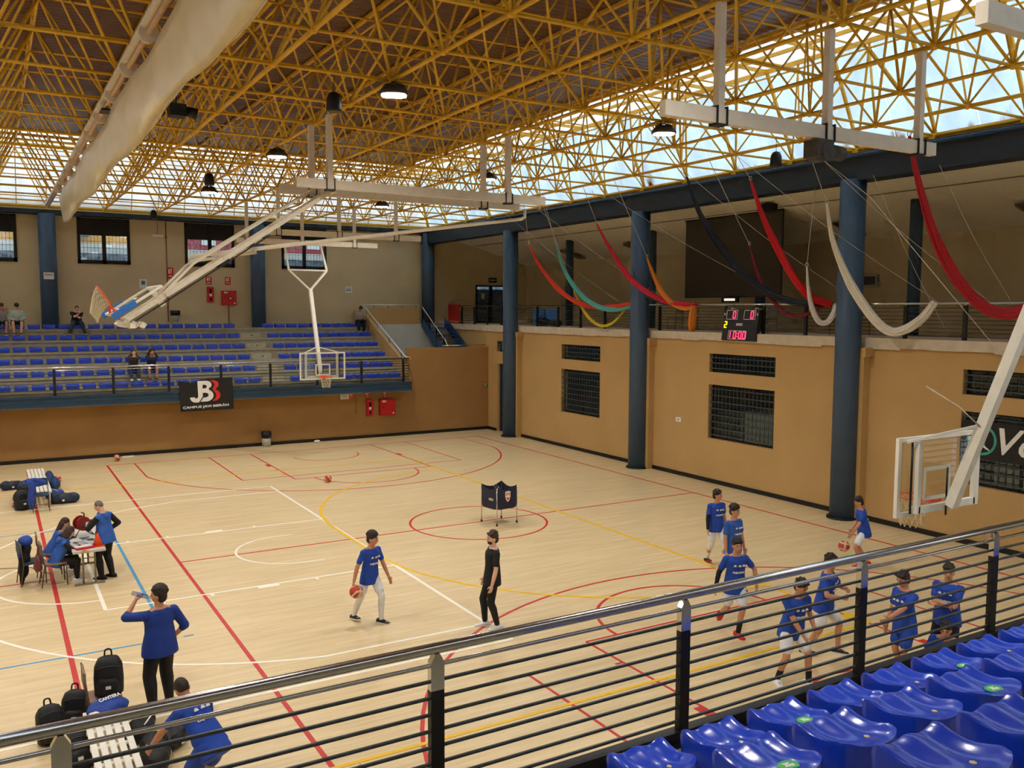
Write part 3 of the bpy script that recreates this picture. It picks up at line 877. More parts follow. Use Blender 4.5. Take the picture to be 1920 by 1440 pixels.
struct(box1('floor_upper_landing', (8.42, 20.3, 4.6), (12.6, 22.2, 4.875), M_conc))
m_stair = mat('blue_stair_paint', C(40, 74, 120), 0.5)
st = thing('staircase', 'blue steel staircase rising from the landing to the gallery', 'staircase', (0, 0, 0))
for k in range(8):
    MB().bb((11.15, 17.75 + .28 * k, 3.42 + .182 * (k + 1) - .04), (12.35, 18.03 + .28 * k, 3.42 + .182 * (k + 1))).obj('tread', m_stair, st)
for x in (11.1, 12.38):
    MB().prism([(17.6, 3.42), (17.6, 3.72), (20.0, 5.12), (20.2, 5.12), (20.2, 4.75), (18.1, 3.42)], .05, Matrix(((0, 0, 1, x), (1, 0, 0, 0), (0, 1, 0, 0), (0, 0, 0, 1)))).obj('stringer', m_stair, st)
MB().tube([(11.12, 17.3, 3.9), (11.12, 17.55, 4.15), (11.12, 20.1, 5.70)], .022, 8).obj('handrail', M_white, st)
mb = MB()
for k in range(6): mb.tube([(11.12, 17.9 + .42 * k, 3.7 + .245 * k), (11.12, 20.1, 5.02 + .0)] if False else [(11.12, 17.6, 3.85 + .09 * k), (11.12, 20.1, 5.18 + .09 * k)], .010, 6)
for k in range(4): mb.bb((11.09, 17.65 + .8 * k, 3.5 + .47 * k), (11.15, 17.72 + .8 * k, 4.22 + .47 * k))
mb.obj('railing_panel', M_black, st)
MB().tube([(10.2, 15.93, 3.95), (12.4, 15.93, 3.95)], .022, 8).tube([(10.2, 15.93, 3.95), (10.2, 15.93, 3.87)], .015, 6).tube([(12.2, 15.93, 3.95), (12.2, 15.93, 3.87)], .015, 6).obj('landing_grab_rail', M_steel, st)

# ---- gallery railing and what stands behind it
gp = [18.9, 17.6, 16.3, 15.0] + [11.9 - 1.6 * k for k in range(18)]
g = thing('gallery_railing', 'dark railing with a steel top rail along the gallery edge', 'railing', (0, 0, 0))
MB().tube([(12.72, 19.4, 5.77), (12.72, -16.0, 5.77)], .026, 10).obj('top_rail', M_steel, g)
bm = MB().tube([(12.72, 19.4, 0), (12.72, -16.0, 0)], .011, 6).mesh('rail_bar', M_tube)
for i in range(8): link('rail_bar', bm, g, Matrix.Translation((0, 0, 5.66 - .1 * i)))
pm = MB().bb((12.69, -.05, 4.87), (12.75, .05, 5.72)).mesh('post', M_black)
pc = MB().ell((12.72, 0, 5.74), .03, None, 8, 6).mesh('post_cap', M_steel)
for y in gp:
    o = link('post', pm, g, Matrix.Translation((0, y, 0))); link('post_cap', pc, o)
# ================================================================ lamps and loudspeakers
M_house = mat('dark_lamp_housing', C(70, 66, 60), 0.5)
M_led = emit('led_panel_glow', (1.0, 0.97, 0.9, 1), 14.0)
hm = MB().lathe([(.06, .15), (.18, .14), (.27, .05), (.28, 0), (.265, -.02)], n=24)
fins = MB()
for k in range(10):
    a = 2 * math.pi * k / 10
    fins.bar((.05 * math.cos(a), .05 * math.sin(a), .17), (.2 * math.cos(a), .2 * math.sin(a), .13), .012, .05)
HOUSE = hm.mesh('housing', M_house); FINS = fins.mesh('heat_sink', M_house)
FACE = MB().prism([(x * .12 + .11 * math.cos(R(a)), y * .07 + .12 * math.sin(R(a))) for x, y, s in ((1, 1, 0), (-1, 1, 90), (-1, -1, 180), (1, -1, 270)) for a in (s, s + 45, s + 90)], -.012, Matrix.Translation((0, 0, -.02))).mesh('led_panel', M_led)
HOOK = MB().tube([(-.2, 0, .05), (-.16, 0, .16), (0, 0, .22), (.16, 0, .16), (.2, 0, .05)], .012, 6).mesh('bracket', M_black)
lamps = [(-.84, -4.5, 'above the dribbling player, largest in view'), (-.84, 3.2, 'left of the folded hoop arms'), (-.84, 11.4, 'far left above the bleachers'), (5.73, 3.75, 'above the middle of the white hoop beams'), (5.73, -4.38, 'left of the near hoop beam'), (5.73, 12.1, 'beyond the white hoop beams'),
         (-.84, -13.3, 'over the near sideline'), (5.73, -16.0, 'over the near corner'), (-7.41, -12.6, 'over the near bench'), (-7.41, -4.5, 'over the left bench'), (-7.41, 3.2, 'over the officials table'), (-7.41, 11.4, 'over the far bench'), (-12.6, -5.0, 'beyond the left edge, nearer'), (-12.6, 6.6, 'beyond the left edge, farther')]
for x, y, nm in lamps:
    t = thing('high_bay_lamp', 'round grey high bay lamp ' + nm, 'lamp', (x, y, 9.54), R(-25), 'high bay lamps')
    link('housing', HOUSE, t); link('heat_sink', FINS, t); link('led_panel', FACE, t); link('bracket', HOOK, t)
    ld = bpy.data.lights.new('led_light', 'AREA'); ld.shape = 'DISK'; ld.size = .42; ld.energy = LAMP_W; ld.color = (1.0, 0.955, 0.87); ld.spread = R(150)
    lo = bpy.data.objects.new('led_light', ld); COL.objects.link(lo); lo.parent = t; lo.location = (0, 0, -.045)
BELL = MB().lathe([(.13, -.26), (.145, -.22), (.13, -.02), (.09, .06), (.03, .09)], n=16).mesh('horn', M_black)
GRL = MB().lathe([(.12, -.265), (.12, -.262)], n=16).mesh('speaker_grille', M_house)
for x, y, nm in ((-1.95, -4.38, 'left of the largest lamp'), (-1.85, 6.57, 'above the far left seats'), (9.3, -4.38, 'under the right glazing'), (-1.7, 17.52, 'near the far edge beam')):
    t = thing('hanging_speaker', 'black bell shaped loudspeaker hanging from the roof frame ' + nm, 'loudspeaker', (x, y, 9.38), 0, 'bell loudspeakers')
    link('horn', BELL, t); link('speaker_grille', GRL, t)
    MB().tube([(0, 0, .08), (0, 0, .42)], .006, 5).obj('cable', M_cable, t)
t = thing('ceiling_projector', 'black spotlight unit on the roof frame behind the cream curtain', 'spotlight', (-4.0, -1.0, 9.55))
MB().bb((-.2, -.16, -.14), (.12, .16, .10)).obj('body', M_black, t)
MB().tube([(.12, 0, 0), (.34, 0, -.05)], [.09, .12], 12).obj('barrel', M_black, t)
MB().tube([(-.05, 0, .08), (-.05, 0, .25)], .015, 6).obj('clamp', M_black, t)

# ================================================================ ceiling-hung hoops
def net_mesh(r=.225, depth=.42):
    mb = MB(); n = 12
    for k in range(n):
        for sgn in (1, -1):
            pts = []
            for i in range(9):
                f = i / 8; a = 2 * math.pi * (k + sgn * f * 2.0) / n
                rr = r * (1 - .42 * f ** 0.7 + .05 * f)
                pts.append((rr * math.cos(a), rr * math.sin(a), -depth * f))
            mb.tube(pts, .0055, 4, False)
    return mb
def rim_mesh():
    mb = MB(); mb.tube([(.225 * math.cos(R(a)), .225 * math.sin(R(a)), 0) for a in range(0, 360, 15)], .011, 8, closed=True)
    mb.prism([(-.1, .20), (.1, .20), (.09, .36), (-.09, .36)], -.02); mb.bb((-.11, .34, -.13), (.11, .365, .03))
    for s in (-1, 1): mb.tube([(s * .14, .175, 0), (s * .08, .345, -.11)], .012, 6)
    return mb
NET, RIM = net_mesh().mesh('net', M_net), rim_mesh().mesh('rim', M_orange)
def board_frame():
    f = MB(); W, H = .9, 1.05
    f.bb((-W, -.025, 0), (W, .025, .055)).bb((-W, -.025, H - .055), (W, .025, H)).bb((-W, -.025, .055), (-W + .055, .025, H - .055)).bb((W - .055, -.025, .055), (W, .025, H - .055))
    return f
def board_square():
    f = MB(); a, b, z0, z1 = -.295, .295, .16, .61
    f.bb((a, -.018, z0), (b, -.012, z0 + .05)).bb((a, -.018, z1 - .05), (b, -.012, z1)).bb((a, -.018, z0), (a + .05, -.012, z1)).bb((b - .05, -.018, z0), (b, -.012, z1))
    return f
FRM, SQ = board_frame().mesh('board_frame', M_white), board_square().mesh('target_square', M_white)
PANE = MB().bb((-.87, -.010, .03), (.87, .010, 1.02)).mesh('backboard', M_board)
_c = MB()
for dx in (-.09, .09): _c.bb((dx - .008, -.09, -.13), (dx + .008, .09, .12))
_c.bb((-.098, -.09, -.14), (.098, .09, -.125))
CLAMP = _c.mesh('beam_clamp', M_black)
def clamp(t, x, y, z): link('beam_clamp', CLAMP, t, Matrix.Translation((x, y, z)))
def hoop_rig(x, y, rz, label, extra):
    t = thing('ceiling_hoop', label, 'basketball hoop', (x, y, 0), rz, 'ceiling hung hoops')
    zb = 2.88
    B = link('backboard', PANE, t, Matrix.Translation((0, 0, zb)))
    link('board_frame', FRM, B); link('target_square', SQ, B)
    r = link('rim', RIM, t, Matrix.Translation((0, -.375, zb + .13))); link('net', NET, r)
    # lower carriage behind the board
    c = MB(); c.bar((-.62, .12, zb + .10), (.62, .12, zb + .10), .06, .09)
    for s in (-1, 1):
        c.bar((s * .62, .12, zb + .05), (s * .62, .12, zb + 1.0), .07, .06); c.bar((s * .62, .03, zb + .1), (s * .62, .12, zb + .1), .05, .05); c.bar((s * .62, .03, zb + .95), (s * .62, .12, zb + .95), .05, .05)
    c.obj('carriage', M_white, t)
    MB().tube([(-.72, .08, zb + .05), (-.72, .08, zb + 1.0)], .016, 6).tube([(.05, .16, zb - .02), (.05, .16, zb + .62)], .014, 6).tube([(.7, .08, zb + .05), (.7, .08, zb + 1.0)], .016, 6).obj('adjuster_rod', M_black, t)
    def my(z): return .19 + .345 * (z - 2.95)
    m = MB(); m.bar((0, my(2.98), 2.98), (0, my(6.35), 6.35), .13, .13)
    m.obj('mast', M_white, t)
    st = MB()
    for s in (-1, 1): st.bar((0, my(4.1), 4.12), (s * .78, .05, zb + 1.0), .035, .035)
    st.obj('stay_rod', M_white, t)
    f = MB()
    for s in (-1, 1):
        f.bar((0, my(6.35), 6.33), (s * .77, my(7.12), 7.12), .07, .07); f.bar((s * .77, my(7.12), 7.10), (s * .74, 2.3, 8.2), .07, .07)
    f.bar((-.77, my(7.12), 7.12), (.77, my(7.12), 7.12), .06, .06)
    f.obj('fork', M_white, t)
    for i, yb in enumerate((-2.05, 2.3)):
        MB().bb((-2.6, yb - .06, 8.14), (3.2, yb + .06, 8.34)).obj('support_beam', M_ivory, t)
        for xx in (-2.2 + .0, 0.0, 2.2):
            MB().bb((xx - .055, yb - .055, 8.34), (xx + .055, yb + .055, 9.76)).obj('hanger_post', M_ivory, t)
            clamp(t, xx, yb, 8.25)
    s = MB()
    for q in (-1, 1): s.tube([(q * .5, -2.05, 8.1), (q * .3, my(6.0), 6.0)] if extra == 'none' else [(q * .35, 2.3, 8.1), (q * .1, my(5.2), 5.2)], .028, 8)
    if extra != 'bare': s.obj('brace_tube', M_white, t)
    return t
hoop_rig(3.5, 12.75, 0, 'lowered ceiling hung hoop in front of the far bleachers', 'bare')
tN = hoop_rig(3.52, -12.78, R(180), 'lowered ceiling hung hoop at right, seen from behind its board', 'bare')
wn_ = MB().bb((-.02, -2.2, 7.86), (.32, -1.92, 8.12)).tube([(-.35, -2.05, 7.96), (-.02, -2.05, 7.98)], .11, 14).tube([(.1, -2.24, 7.95), (.1, -1.9, 7.95)], .14, 14)
wn_.obj('winch', mat('grimy_winch_metal', C(66, 62, 58), 0.6, var=0.3), tN)
MB().tube([(0.1, -2.05, 7.86), (0.06, -1.2, 7.2), (0, .9, 4.9)], .004, 5).obj('winch_cable', M_rope, tN)
MB().tube([(.05, .6, 4.08), (.25, .4, 4.35), (.5, .1, 4.6)], .010, 6).obj('safety_cable', M_rope, tN)

# folded lengthwise hoop
t = thing('ceiling_hoop', 'half folded ceiling hung hoop swung up to the left', 'basketball hoop', (-.8, -.5, 8.18), 0, 'ceiling hung hoops')
A_, N_ = V((-.831, 0, -.556)), V((-.556, 0, .831))
def FP_(s, tt, y=0.0): return A_ * s + N_ * tt + V((0, y, 0))
FM = Matrix(((0, -N_.x, -A_.x, 0), (1, 0, 0, 0), (0, -N_.z, -A_.z, 0), (0, 0, 0, 1)))   # board local (x,y,z) -> world: x->Y, -y->N, z->-A
B = link('backboard', PANE, t, Matrix.Translation(FP_(5.30, .25)) @ FM)
link('board_frame', FRM, B); link('target_square', SQ, B)
r = link('rim', RIM, t, Matrix.Translation(FP_(5.17, .625)) @ FM)
# the slack net droops towards the floor
mb = MB()
rc = FP_(5.17, .625); Rm = FM.to_3x3()
for k in range(12):
    for sgn in (1, -1):
        pts = []
        for i in range(9):
            f = i / 8; a = 2 * math.pi * (k + sgn * f * 2.0) / 12; rr = .225 * (1 - .45 * f)
            pts.append(rc + Rm @ V((rr * math.cos(a), rr * math.sin(a), -.12 * f)) + V((-.10 * f, 0, -.38 * f * f)))
        mb.tube(pts, .0055, 4, False)
mb.obj('net', M_net, t)
for y in (-.36, .36):
    MB().bar(FP_(0, 0, y), FP_(5.15, .02, y * .9), .09, .09).obj('swing_arm', M_ivory, t)
    MB().bar(FP_(.2, .22, y * .5), FP_(3.4, .26, y * 1.0), .05, .05).bar(FP_(3.4, .26, y), FP_(4.4, .04, y), .05, .05).obj('upper_strut', M_ivory, t)
for s in (1.4, 2.8, 4.2, 5.1): MB().bar(FP_(s, .01, -.4), FP_(s, .01, .4), .06, .06).obj('cross_bar', M_ivory, t)
MB().bar(FP_(4.35, -.16, -.05), FP_(4.35, .28, -.05), .12, .10).obj('board_bracket', M_ivory, t)
MB().bar(FP_(5.15, -.1, -.8), FP_(5.15, -.1, .5), .1, .1).obj('end_bar', M_ivory, t)
mb = MB()
for k in range(4): mb.box(FP_(5.30 - .11 * k, .05 - .085 * k, -.45), (.10, .5, .10), Matrix.Rotation(R(34), 3, 'Y'))
mb.obj('counter_block', M_ivory, t)
MB().bar(FP_(1.7, -.085, -.33), FP_(5.2, -.085, -.33), .03, .03).obj('dark_rod', mat('dark_brown_rod', C(52, 40, 34), 0.5), t)
for y in (-.72, .72):
    MB().bar(FP_(4.85, .25, y * 1.24), FP_(5.36, .25, y * 1.24), .07, .12).obj('foam_pad', M_bluepad, t)
br = MB().tube([V((5.35, .15, -.02)), V((5.35, .15, -.22)), V((5.25, .15, -.27)), V((-1.6, .15, -1.30)), V((-3.0, 0, -1.52))], .045, 10)
br.obj('brace_tube', M_ivory, t)
MB().tube([V((-1.7, .0, -1.32)), V((-1.5, .3, -1.36)), V((-2.9, .3, -1.6))], .035, 8).obj('brace_fork', M_ivory, t)
for yb in (-.7, .55):
    MB().bb((-.9, yb - .06, .0), (5.4, yb + .06, .2)).obj('support_beam', M_ivory, t)
    for xx in (-.15, 4.35):
        MB().bb((xx - .06, yb - .06, .2), (xx + .06, yb + .06, 1.58)).obj('hanger_post', M_ivory, t); clamp(t, xx, yb, .1)
MB().bb((-.05, -.6, -.05), (.05, .5, .02)).obj('pivot_block', M_ivory, t)

# ================================================================ divider curtain and its winding shaft
t = thing('divider_curtain', 'bunched cream vinyl divider curtain hanging under the roof', 'curtain', (0, 0, 0))
vs = []; fs = []; nY, nZ = 60, 14
prof = [(-.16, 9.52), (-.15, 9.38), (-.13, 9.2), (-.10, 9.02), (-.06, 8.86), (-.02, 8.72), (.03, 8.62), (.06, 8.66), (.05, 8.84), (.09, 8.70), (.12, 8.72), (.11, 8.92), (.15, 8.78), (.18, 8.82), (.16, 9.1), (.10, 9.4), (-.02, 9.54)]
for j in range(nY + 1):
    y = -15.0 + 30.5 * j / nY
    for k, (dx, z) in enumerate(prof):
        f = math.sin(y * .9 + k * .45) * .035 + math.sin(y * 2.3 - k * .8) * .012
        sag = .07 * math.sin(y * .8) * (9.5 - z)
        vs.append((-5.02 + dx + f, y, z + sag))
n = len(prof)
for j in range(nY):
    for k in range(n): fs.append((j * n + k, j * n + (k + 1) % n, (j + 1) * n + (k + 1) % n, (j + 1) * n + k))
MB().add(vs, fs, True).obj('vinyl_sheet', M_vinyl, t)
mb = MB()
for k in range(14): mb.tube([(-5.1, -14 + 2.2 * k, 9.45), (-5.24, -14 + 2.2 * k, 9.66)], .008, 4)
mb.obj('strap', M_rope, t)
t = thing('winding_shaft', 'white curtain winding shaft with round drums beside the divider curtain', 'shaft', (0, 0, 0))
m_drum = mat('translucent_drum_plastic', C(222, 210, 188), 0.5)
MB().bb((-5.34, -15, 9.70), (-5.26, 21.0, 9.79)).obj('rail', M_ivory, t)
MB().tube([(-5.24, -15, 9.64), (-5.24, 20, 9.64)], .04, 10).obj('shaft', mat('pinkish_primer', C(206, 170, 136), 0.5), t)
dm = MB().tube([(0, -.06, 0), (0, -.04, 0), (0, .04, 0), (0, .06, 0)], [.14, .10, .10, .14], 18).mesh('drum', m_drum)
for y in (-10, -7.8, -5.6, -3.4, -1.2, 1.0, 3.2, 5.4, 7.6, 9.8, 12.0, 14.2): link('drum', dm, t, Matrix.Translation((-5.24, y, 9.64)))
MB().bb((-5.35, -.35, 9.52), (-5.05, .05, 9.56)).bb((-5.1, -.3, 9.3), (-4.95, .0, 9.66)).obj('motor', M_black, t)

# ================================================================ aerial silks along the right side
SILK = {
'orange_red': [(10.3, 8.71, 8.07), (10.77, 8.76, 7.34), (11.18, 8.25, 6.52), (11.56, 7.55, 5.95), (11.94, 6.86, 5.71), (12.3, 6.03, 5.71), (12.66, 5.24, 5.85)],
'teal': [(10.6, 7.33, 7.99), (11.01, 7.47, 7.19), (11.37, 7.27, 6.5), (11.7, 6.88, 5.97), (12.03, 6.32, 5.65), (12.35, 5.77, 5.61), (12.66, 5.18, 5.77)],
'yellow': [(11.6, 7.57, 6.31), (11.81, 7.55, 5.91), (11.99, 7.28, 5.41), (12.17, 6.83, 5.05), (12.34, 6.39, 5.02), (12.5, 6.02, 5.28), (12.66, 5.67, 5.73)],
'crimson': [(10.6, 4.79, 8.53), (10.96, 4.61, 7.8), (11.27, 4.25, 7.07), (11.56, 3.88, 6.52), (11.84, 3.37, 6.12), (12.12, 2.86, 5.87), (12.39, 2.4, 5.79), (12.66, 2.02, 5.78)],
'dark_green': [(11.9, 4.67, 6.83), (12.12, 4.28, 6.26), (12.31, 3.78, 5.95), (12.49, 3.15, 5.8), (12.66, 2.41, 5.78)],
'orange': [(11.4, 3.05, 7.32), (11.7, 3.07, 6.77), (11.95, 2.95, 6.24), (12.2, 2.68, 5.83), (12.43, 2.28, 5.65), (12.66, 2.05, 5.76)],
'black': [(10.4, 0.06, 9.5), (10.85, 0.02, 8.54), (11.24, -0.39, 7.59), (11.61, -1.03, 6.71), (11.97, -1.74, 6.11), (12.32, -2.43, 5.82), (12.66, -3.17, 5.76)],
'burgundy': [(11.6, -1.33, 7.47), (11.81, -1.42, 6.78), (11.99, -1.55, 6.24), (12.17, -1.87, 5.78), (12.34, -2.23, 5.47), (12.5, -2.67, 5.47), (12.66, -3.23, 5.76)],
'red': [(10.5, -2.38, 9.11), (11.01, -2.37, 8.18), (11.45, -2.58, 7.24), (11.86, -2.9, 6.36), (12.27, -3.13, 5.92), (12.66, -3.44, 5.77)],
'white_small': [(11.8, -3.27, 6.78), (11.97, -3.2, 6.21), (12.12, -3.21, 5.7), (12.26, -3.34, 5.3), (12.4, -3.5, 5.26), (12.53, -3.6, 5.48), (12.66, -3.57, 5.74)],
'white_large': [(10.8, -4.7, 8.27), (11.09, -4.66, 7.45), (11.33, -4.82, 6.71), (11.57, -5.07, 6.03), (11.8, -5.48, 5.35), (12.02, -5.79, 5.06), (12.24, -6.08, 5.14), (12.45, -6.36, 5.43), (12.66, -6.52, 5.81)],
'dark_red': [(9.6, -7.81, 9.3), (10.07, -7.71, 8.51), (10.48, -7.8, 7.49), (10.87, -7.96, 6.68), (11.24, -8.2, 6.04), (11.6, -8.49, 5.63), (11.96, -8.76, 5.53), (12.31, -8.97, 5.65), (12.66, -9.06, 5.84)]}
SC = {'orange_red': ((226, 62, 26), .10, 'orange-red silk, leftmost of the draped silks'), 'teal': ((92, 176, 168), .10, 'teal silk hanging beside the orange-red one'), 'yellow': ((222, 196, 40), .07, 'short yellow silk hanging in a low loop'), 'crimson': ((206, 20, 52), .11, 'crimson silk sweeping down past the middle thick column'), 'dark_green': ((24, 58, 62), .07, 'dark green silk behind the middle thick column'), 'orange': ((222, 130, 40), .10, 'orange silk tied to the rail with a hanging tail'), 'black': ((20, 22, 34), .13, 'black silk crossing in front of the projection screen'), 'burgundy': ((132, 18, 44), .07, 'thin burgundy silk hanging before the projection screen'), 'red': ((206, 18, 30), .12, 'bright red silk between the scoreboard and the near thick column'), 'white_small': ((226, 214, 204), .09, 'short white silk in a narrow loop by the near column'), 'white_large': ((228, 214, 190), .14, 'large white silk looping right of the near column'), 'dark_red': ((178, 16, 28), .15, 'large dark red silk at the right edge')}
def spline(P, n=8):
    P = [V(p) for p in P]; out = []
    for i in range(len(P) - 1):
        p0, p1, p2, p3 = P[max(i - 1, 0)], P[i], P[i + 1], P[min(i + 2, len(P) - 1)]
        for k in range(n):
            f = k / n
            out.append(.5 * ((2 * p1) + (p2 - p0) * f + (2 * p0 - 5 * p1 + 4 * p2 - p3) * f * f + (3 * p1 - p0 - 3 * p2 + p3) * f ** 3))
    return out + [P[-1]]
def cloth_sweep(mb, pts, radii, folds=8, n=40):
    rings = []; prev = None
    for i, p in enumerate(pts):
        tt = (pts[min(i + 1, len(pts) - 1)] - pts[max(i - 1, 0)]).normalized()
        if prev is None: nx = V((1, 0, 0)) - tt * tt.x
        else: nx = prev - tt * prev.dot(tt)
        nx.normalize(); prev = nx; ny = tt.cross(nx)
        ring = []
        for k in range(n):
            a = 2 * math.pi * k / n
            rr = radii[i] * (1 + .24 * math.sin(folds * a + i * .05) + .09 * math.sin(3 * a + i * .15))
            ring.append(p + nx * math.cos(a) * rr + ny * math.sin(a) * rr * .62)
        rings.append(ring)
    mb.loft(rings)
for nm, P in SILK.items():
    col, rad, lab = SC[nm]
    t = thing('aerial_silk', lab, 'silk', (0, 0, 0), 0, 'draped aerial silks')
    pts = spline(P); k = len(pts) - 1
    rr = [rad * .84 * (.28 + .72 * min(1, (i / k) / .35)) * (1 - .25 * max(0, (i / k - .8) / .2)) for i in range(k + 1)]
    mb = MB(); cloth_sweep(mb, pts, rr)
    m_ = mat(nm + '_silk', C(*col), 0.55, var=0.10, scale=9, stretch=(6, 6, .6))
    mb.obj('cloth', m_, t)
    top = pts[0]
    ax, ay = bx(round((12.3 - top.x + .4) / G)), top.y + .15
    MB().tube([top + V((0, 0, .02)), (ax, ay, 9.78)], .009, 5).obj('rope', M_rope, t)
    MB().tube([(top.x, top.y + .05 * math.cos(R(a)), top.z + .05 + .05 * math.sin(R(a))) for a in range(0, 360, 30)], .009, 6, closed=True).obj('ring', M_steel, t)
    if nm == 'orange':
        q = V(P[-1]); mb = MB(); cloth_sweep(mb, [q + V((-.06, 0, -.02)), q + V((-.09, .02, -.3)), q + V((-.08, .06, -.62)), q + V((-.06, .08, -.9))], [.10, .13, .14, .09]); mb.obj('tail', m_, t)
# loose tie ropes running from the frame down to the rail
for i, (a, b, nm) in enumerate([((10.1, 11.0, 9.78), (12.7, 6.0, 5.80), 'leftmost, past the teal silk'), ((10.1, 8.76, 9.78), (12.7, 3.2, 5.80), 'crossing the crimson silk'), ((10.1, 4.4, 9.78), (12.7, -2.1, 5.80), 'crossing the projection screen'), ((10.1, .1, 9.78), (12.7, -4.3, 5.80), 'left of the near thick column'), ((10.1, -2.2, 9.78), (12.7, -6.6, 5.80), 'passing behind the large white silk'), ((10.1, -4.5, 9.78), (12.7, -7.9, 5.80), 'left of the dark red silk'), ((11.9, -5.2, 9.0), (12.74, -6.9, 4.95), 'ending low at the gallery edge'), ((11.9, -7.0, 9.0), (12.7, -8.4, 5.80), 'nearest the right edge')]):
    mid = (V(a) + V(b)) / 2 + V((0, 0, -.15))
    tag(MB().tube(spline([a, mid, b], 8), .0055, 5).obj('tie_rope', M_rope), 'pale tie rope from roof frame to gallery rail, ' + nm, 'rope', 'tie ropes')

# ================================================================ gallery furnishings
t = thing('projection_screen', 'large dark grey projection screen hung in the gallery', 'screen', (15.2, 0, 0))
MB().bb((0, .74, 6.08), (.02, 5.42, 8.90)).obj('screen_cloth', mat('dark_grey_screen_cloth', C(74, 68, 58), 0.85, var=0.04), t)
MB().tube([(.01, .70, 8.92), (.01, 5.46, 8.92)], .035, 10).obj('top_bar', M_black, t)
MB().bb((-.005, .70, 6.05), (.025, .76, 8.92)).bb((-.005, .74, 6.05), (.025, 5.42, 6.09)).obj('border', M_black, t)
mb = MB()
for y in (1.0, 2.2, 3.4, 4.6, 5.2): mb.tube([(.01, y, 8.92), (.01, y, zceil(15.21))], .006, 4)
mb.obj('cord', M_cable, t)
t = thing('projector', 'black projector mounted above the projection screen', 'projector', (14.6, .85, 8.85))
MB().bb((-.2, -.25, 0), (.2, .25, .2)).obj('body', M_black, t)
MB().tube([(0, 0, .2), (0, 0, zceil(14.6) - 8.85)], .02, 6).obj('mount', M_black, t)
t = thing('emergency_light', 'lit emergency light bar below the projection screen', 'emergency light', (15.15, 3.0, 5.98))
MB().bb((-.02, -.4, -.11), (.06, .4, .08)).obj('body', M_black, t)
MB().bb((-.03, -.26, -.05), (-.02, .26, .03)).obj('diffuser', emit('emergency_glow', (1, .95, .85, 1), .9), t)
MB().bb((.0, -.03, .08), (.03, .03, .12)).obj('hanger', M_black, t)
fl = [(16.6, 16.5, 'leftmost'), (16.6, 11.5, 'left of the projection screen'), (16.6, .4, 'right of the projection screen'), (16.6, -5.6, 'behind the dark red silk')]
for x, y, nm in fl:
    t = thing('tube_light', 'unlit twin tube ceiling light in the gallery, ' + nm, 'light', (x, y, 0), 0, 'gallery tube lights')
    for d_ in (-.14, .14):
        MB().bar((-.1, -.75 + d_, zceil(x - .1) - .16), (1.2, -.75 + d_, zceil(x + 1.2) - .16), .05, .05).obj('tube', mat('unlit_tube', C(150, 140, 118), 0.5), t)
    MB().bar((-.1, -.75, zceil(x - .1) - .10), (1.2, -.75, zceil(x + 1.2) - .10), .36, .03).bar((.1, -.75, zceil(x + .1) - .1), (.1, -.75, zceil(x + .1)), .02, .02).bar((1.0, -.75, zceil(x + 1) - .1), (1.0, -.75, zceil(x + 1)), .02, .02).obj('tray', mat('light_tray', C(128, 116, 92), 0.6), t)
tag(MB().tube([(15.0, -16, zceil(15) - .03), (15.0, 22, zceil(15) - .03)], .012, 5).obj('ceiling_conduit', mat('conduit_grey', C(110, 102, 86), 0.6)), 'thin conduit running along the gallery ceiling', 'conduit')
t = thing('junction_box', 'pale junction box on the gallery back wall right of the column', 'box', (18.48, -.3, 6.62))
MB().bb((-.12, -.28, -.2), (0, .28, .2)).obj('body', mat('grey_box_plastic', C(160, 166, 158), 0.5), t)
MB().bb((-.125, -.22, -.14), (-.12, .22, .14)).obj('cover', M_house, t)
MB().tube([(-.05, -.28, 0), (-.3, -.6, -.1), (-.5, -.8, -.9)], .012, 5).obj('cable', M_rope, t)
m_bar = mat('red_barrier_plastic', C(206, 44, 40), 0.45)
t = thing('traffic_barrier', 'red plastic barrier standing on the upper landing', 'barrier', (13.3, 20.9, 4.875), R(80))
for s in (-1, 1): MB().bb((s * .95 - .04, -.03, .05), (s * .95 + .04, .03, 1.0)).obj('upright', m_bar, t)
MB().bb((-.95, -.03, .92), (.95, .03, 1.0)).bb((-.95, -.03, .12), (.95, .03, .2)).obj('rail', m_bar, t)
for k in range(9): MB().bb((-.8 + .2 * k - .03, -.02, .2), (-.8 + .2 * k + .03, .02, .92)).obj('slat', m_bar, t)
for s in (-1, 1): MB().bb((s * .7 - .03, -.28, 0), (s * .7 + .03, .28, .06)).obj('foot', m_bar, t)
m_mat = mat('blue_gym_mat', C(66, 128, 206), 0.6)
for i, (y0, w_) in enumerate(((13.35, .95), (12.3, .95))):
    t = thing('gym_mat', ['light blue gym mat leaning at the gallery rail, left one', 'light blue gym mat leaning at the gallery rail, right one'][i], 'mat', (14.05, y0, 4.875), 0, 'gym mats')
    MB().bb((-.06, 0, 0), (.06, w_, .74)).obj('mat_block', m_mat, t); MB().bb((-.065, .02, .35), (.065, w_ - .02, .36)).obj('seam', M_white, t)
t = thing('heap_of_bags', 'black sports bag lying behind the gallery rail before the blue mats', 'bag', (13.55, 12.2, 4.875))
MB().ell((0, .55, .18), (.22, .55, .18), None, 14, 8).obj('bag_body', M_black, t); MB().ell((.05, -.35, .15), (.2, .5, .15), None, 14, 8).obj('bag_end', M_black, t)
MB().tube(spline([(-.15, .1, .25), (-.05, .3, .45), (0, .6, .47), (-.1, .9, .25)]), .018, 6).obj('strap', M_cable, t)
t = thing('hanging_costume', 'pale costume hanging on the gallery back wall', 'costume', (18.35, 18.1, 4.9))
cs = []
